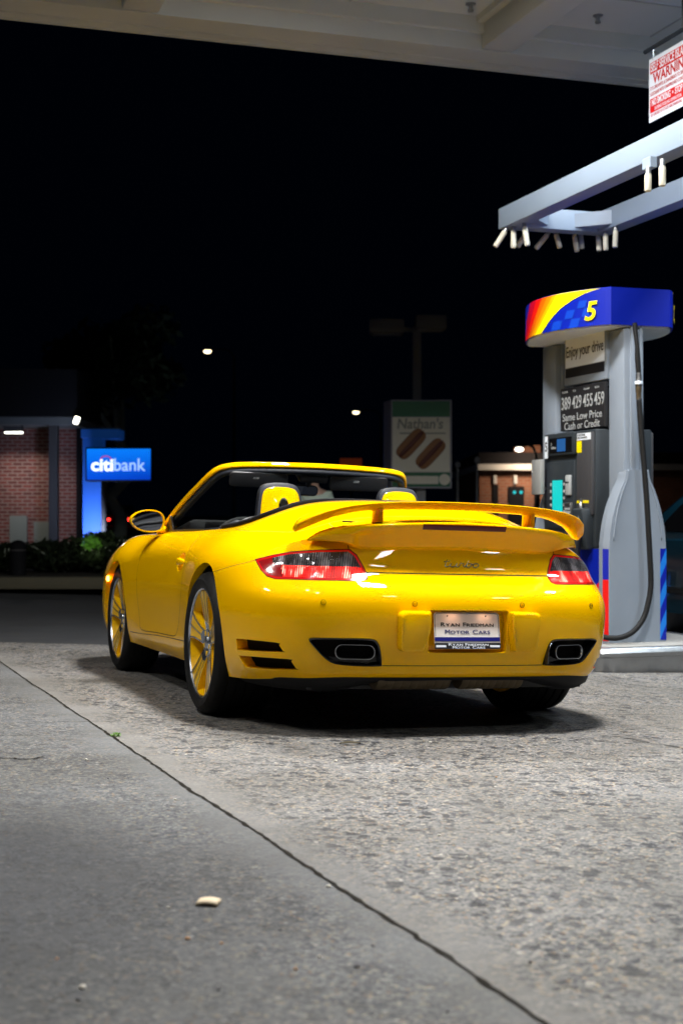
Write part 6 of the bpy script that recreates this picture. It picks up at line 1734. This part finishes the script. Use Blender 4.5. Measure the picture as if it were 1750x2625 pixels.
# ================================================================== BYSTANDER
skin = mat('skin', (.60, .34, .26), .5); shirt = mat('shirt_pale', (.78, .84, .72), .85); vary(shirt, 9, .1, .03, .3)
jean = mat('trousers_dark', (.03, .035, .05), .85); hair = mat('hair_brown', (.05, .03, .02), .6)
d = 18.3; x = xl(808, d); g = ground_z(x, d)
pr = thing('person', 'person in a pale green t-shirt standing beyond the windscreen, head turned to the left', 'person', (x, d, g), 0)
pr.scale = (.955, .955, .955)
def skinned(name, joints, bones, m, parent, sub=2):
    me = bpy.data.meshes.new(name); me.from_pydata([j[0] for j in joints], bones, []); me.update()
    o = bpy.data.objects.new(name, me); COL.objects.link(o)
    sk = o.modifiers.new('skin', 'SKIN'); sk.use_smooth_shade = True; o.modifiers.new('sub', 'SUBSURF').levels = sub
    for i, j in enumerate(joints):
        v = me.skin_vertices[0].data[i]; r = j[1]; v.radius = r if isinstance(r, tuple) else (r, r)
    me.skin_vertices[0].data[0].use_root = True
    dg = bpy.context.evaluated_depsgraph_get(); m2 = bpy.data.meshes.new_from_object(o.evaluated_get(dg)); m2.name = name
    bpy.data.objects.remove(o)
    m2.materials.clear(); m2.materials.append(m)
    for p_ in m2.polygons: p_.use_smooth = True
    q = bpy.data.objects.new(name, m2); COL.objects.link(q); q.parent = parent; return q
J = [((0, 0, .96), (.15, .10)), ((0, 0, 1.12), (.135, .095)), ((0, .0, 1.30), (.16, .11)), ((0, .0, 1.43), (.11, .085)), ((0, -.01, 1.50), .052), ((-.01, -.02, 1.57), .055), ((-.02, -.03, 1.64), (.075, .090)), ((-.015, -.02, 1.71), (.066, .080)),
     ((.17, 0, 1.40), .055), ((.235, .02, 1.14), .040), ((.23, -.04, .90), .030), ((-.17, 0, 1.40), .055), ((-.25, .01, 1.15), .040), ((-.22, -.10, .93), .030),
     ((.09, 0, .90), .095), ((.10, .0, .50), .060), ((.10, .02, .09), .042), ((.12, -.12, .035), .034), ((-.09, 0, .90), .095), ((-.11, -.01, .50), .060), ((-.12, .02, .09), .042), ((-.14, -.12, .035), .034),
     ((.225, -.06, .83), .024), ((-.215, -.13, .86), .024)]
Bn = [(0, 1), (1, 2), (2, 3), (3, 4), (4, 5), (5, 6), (6, 7), (3, 8), (8, 9), (9, 10), (3, 11), (11, 12), (12, 13), (0, 14), (14, 15), (15, 16), (16, 17), (0, 18), (18, 19), (19, 20), (20, 21), (10, 22), (13, 23)]
bd = skinned('body', J, Bn, skin, pr)
skinned('t_shirt', [((0, 0, .93), (.165, .115)), ((0, 0, 1.12), (.155, .115)), ((0, 0, 1.30), (.180, .130)), ((0, 0, 1.425), (.125, .10)), ((.175, 0, 1.405), .070), ((.225, .012, 1.24), .060), ((-.175, 0, 1.405), .070), ((-.23, .008, 1.24), .060)], [(0, 1), (1, 2), (2, 3), (3, 4), (4, 5), (3, 6), (6, 7)], shirt, pr)
skinned('trousers', [((0, 0, .95), (.165, .12)), ((.09, 0, .86), .110), ((.10, 0, .50), .075), ((.10, .02, .10), .062), ((-.09, 0, .86), .110), ((-.11, -.01, .50), .075), ((-.12, .02, .10), .062)], [(0, 1), (1, 2), (2, 3), (0, 4), (4, 5), (5, 6)], jean, pr)
skinned('hair', [((.02, .03, 1.70), (.085, .085)), ((.045, .035, 1.64), (.060, .075)), ((-.02, -.005, 1.745), (.070, .070))], [(0, 1), (0, 2)], hair, pr)
bm = NB(); tube(bm, [(-.085, -.055, 1.665), (-.118, -.070, 1.635), (-.095, -.062, 1.618)], [.010, .016, .012], 8); obj('nose', bm, skin, bd, smooth=True)
for k, (a, b, c) in enumerate(((-.075, -.098, 1.665), (-.098, -.03, 1.668))):
    V, F = lathe([(0, .007), (.010, .004), (.012, 0)], 10); q = obj('eye', (V, F), 'ink', bd, smooth=True); q.location = (a, b, c); q.rotation_euler = (PI/2, 0, -.7 if k == 0 else -1.4)
bm = NB(); tube(bm, [(-.055, -.112, 1.600), (-.095, -.075, 1.598), (-.102, -.04, 1.600)], .006, 6); obj('mouth', bm, mat('lips', (.28, .08, .07), .5), bd, smooth=True)
bm = NB(); box(bm, (.055, -.045, 1.645), (.018, .03, .055), None, .008); obj('ear', bm, skin, bd, smooth=True)
for sx, (hx, hy, hz_) in ((1, (.225, -.065, .82)), (-1, (-.215, -.135, .85))):
    hb_ = NB(); box(hb_, (hx, hy, hz_), (.030, .07, .085), None, .012)
    for f_ in range(4):
        yy = hy-.027+f_*.018; L = (.060, .070, .066, .052)[f_]; tube(hb_, [(hx, yy, hz_-.035), (hx-sx*.006, yy, hz_-.035-L*.55), (hx-sx*.022, yy-.004, hz_-.035-L)], [.0085, .008, .006], 8)
    tube(hb_, [(hx-sx*.004, hy-.033, hz_+.015), (hx-sx*.02, hy-.055, hz_-.015), (hx-sx*.028, hy-.058, hz_-.042)], [.011, .009, .007], 8)
    obj('hand', hb_, skin, bd, smooth=True)
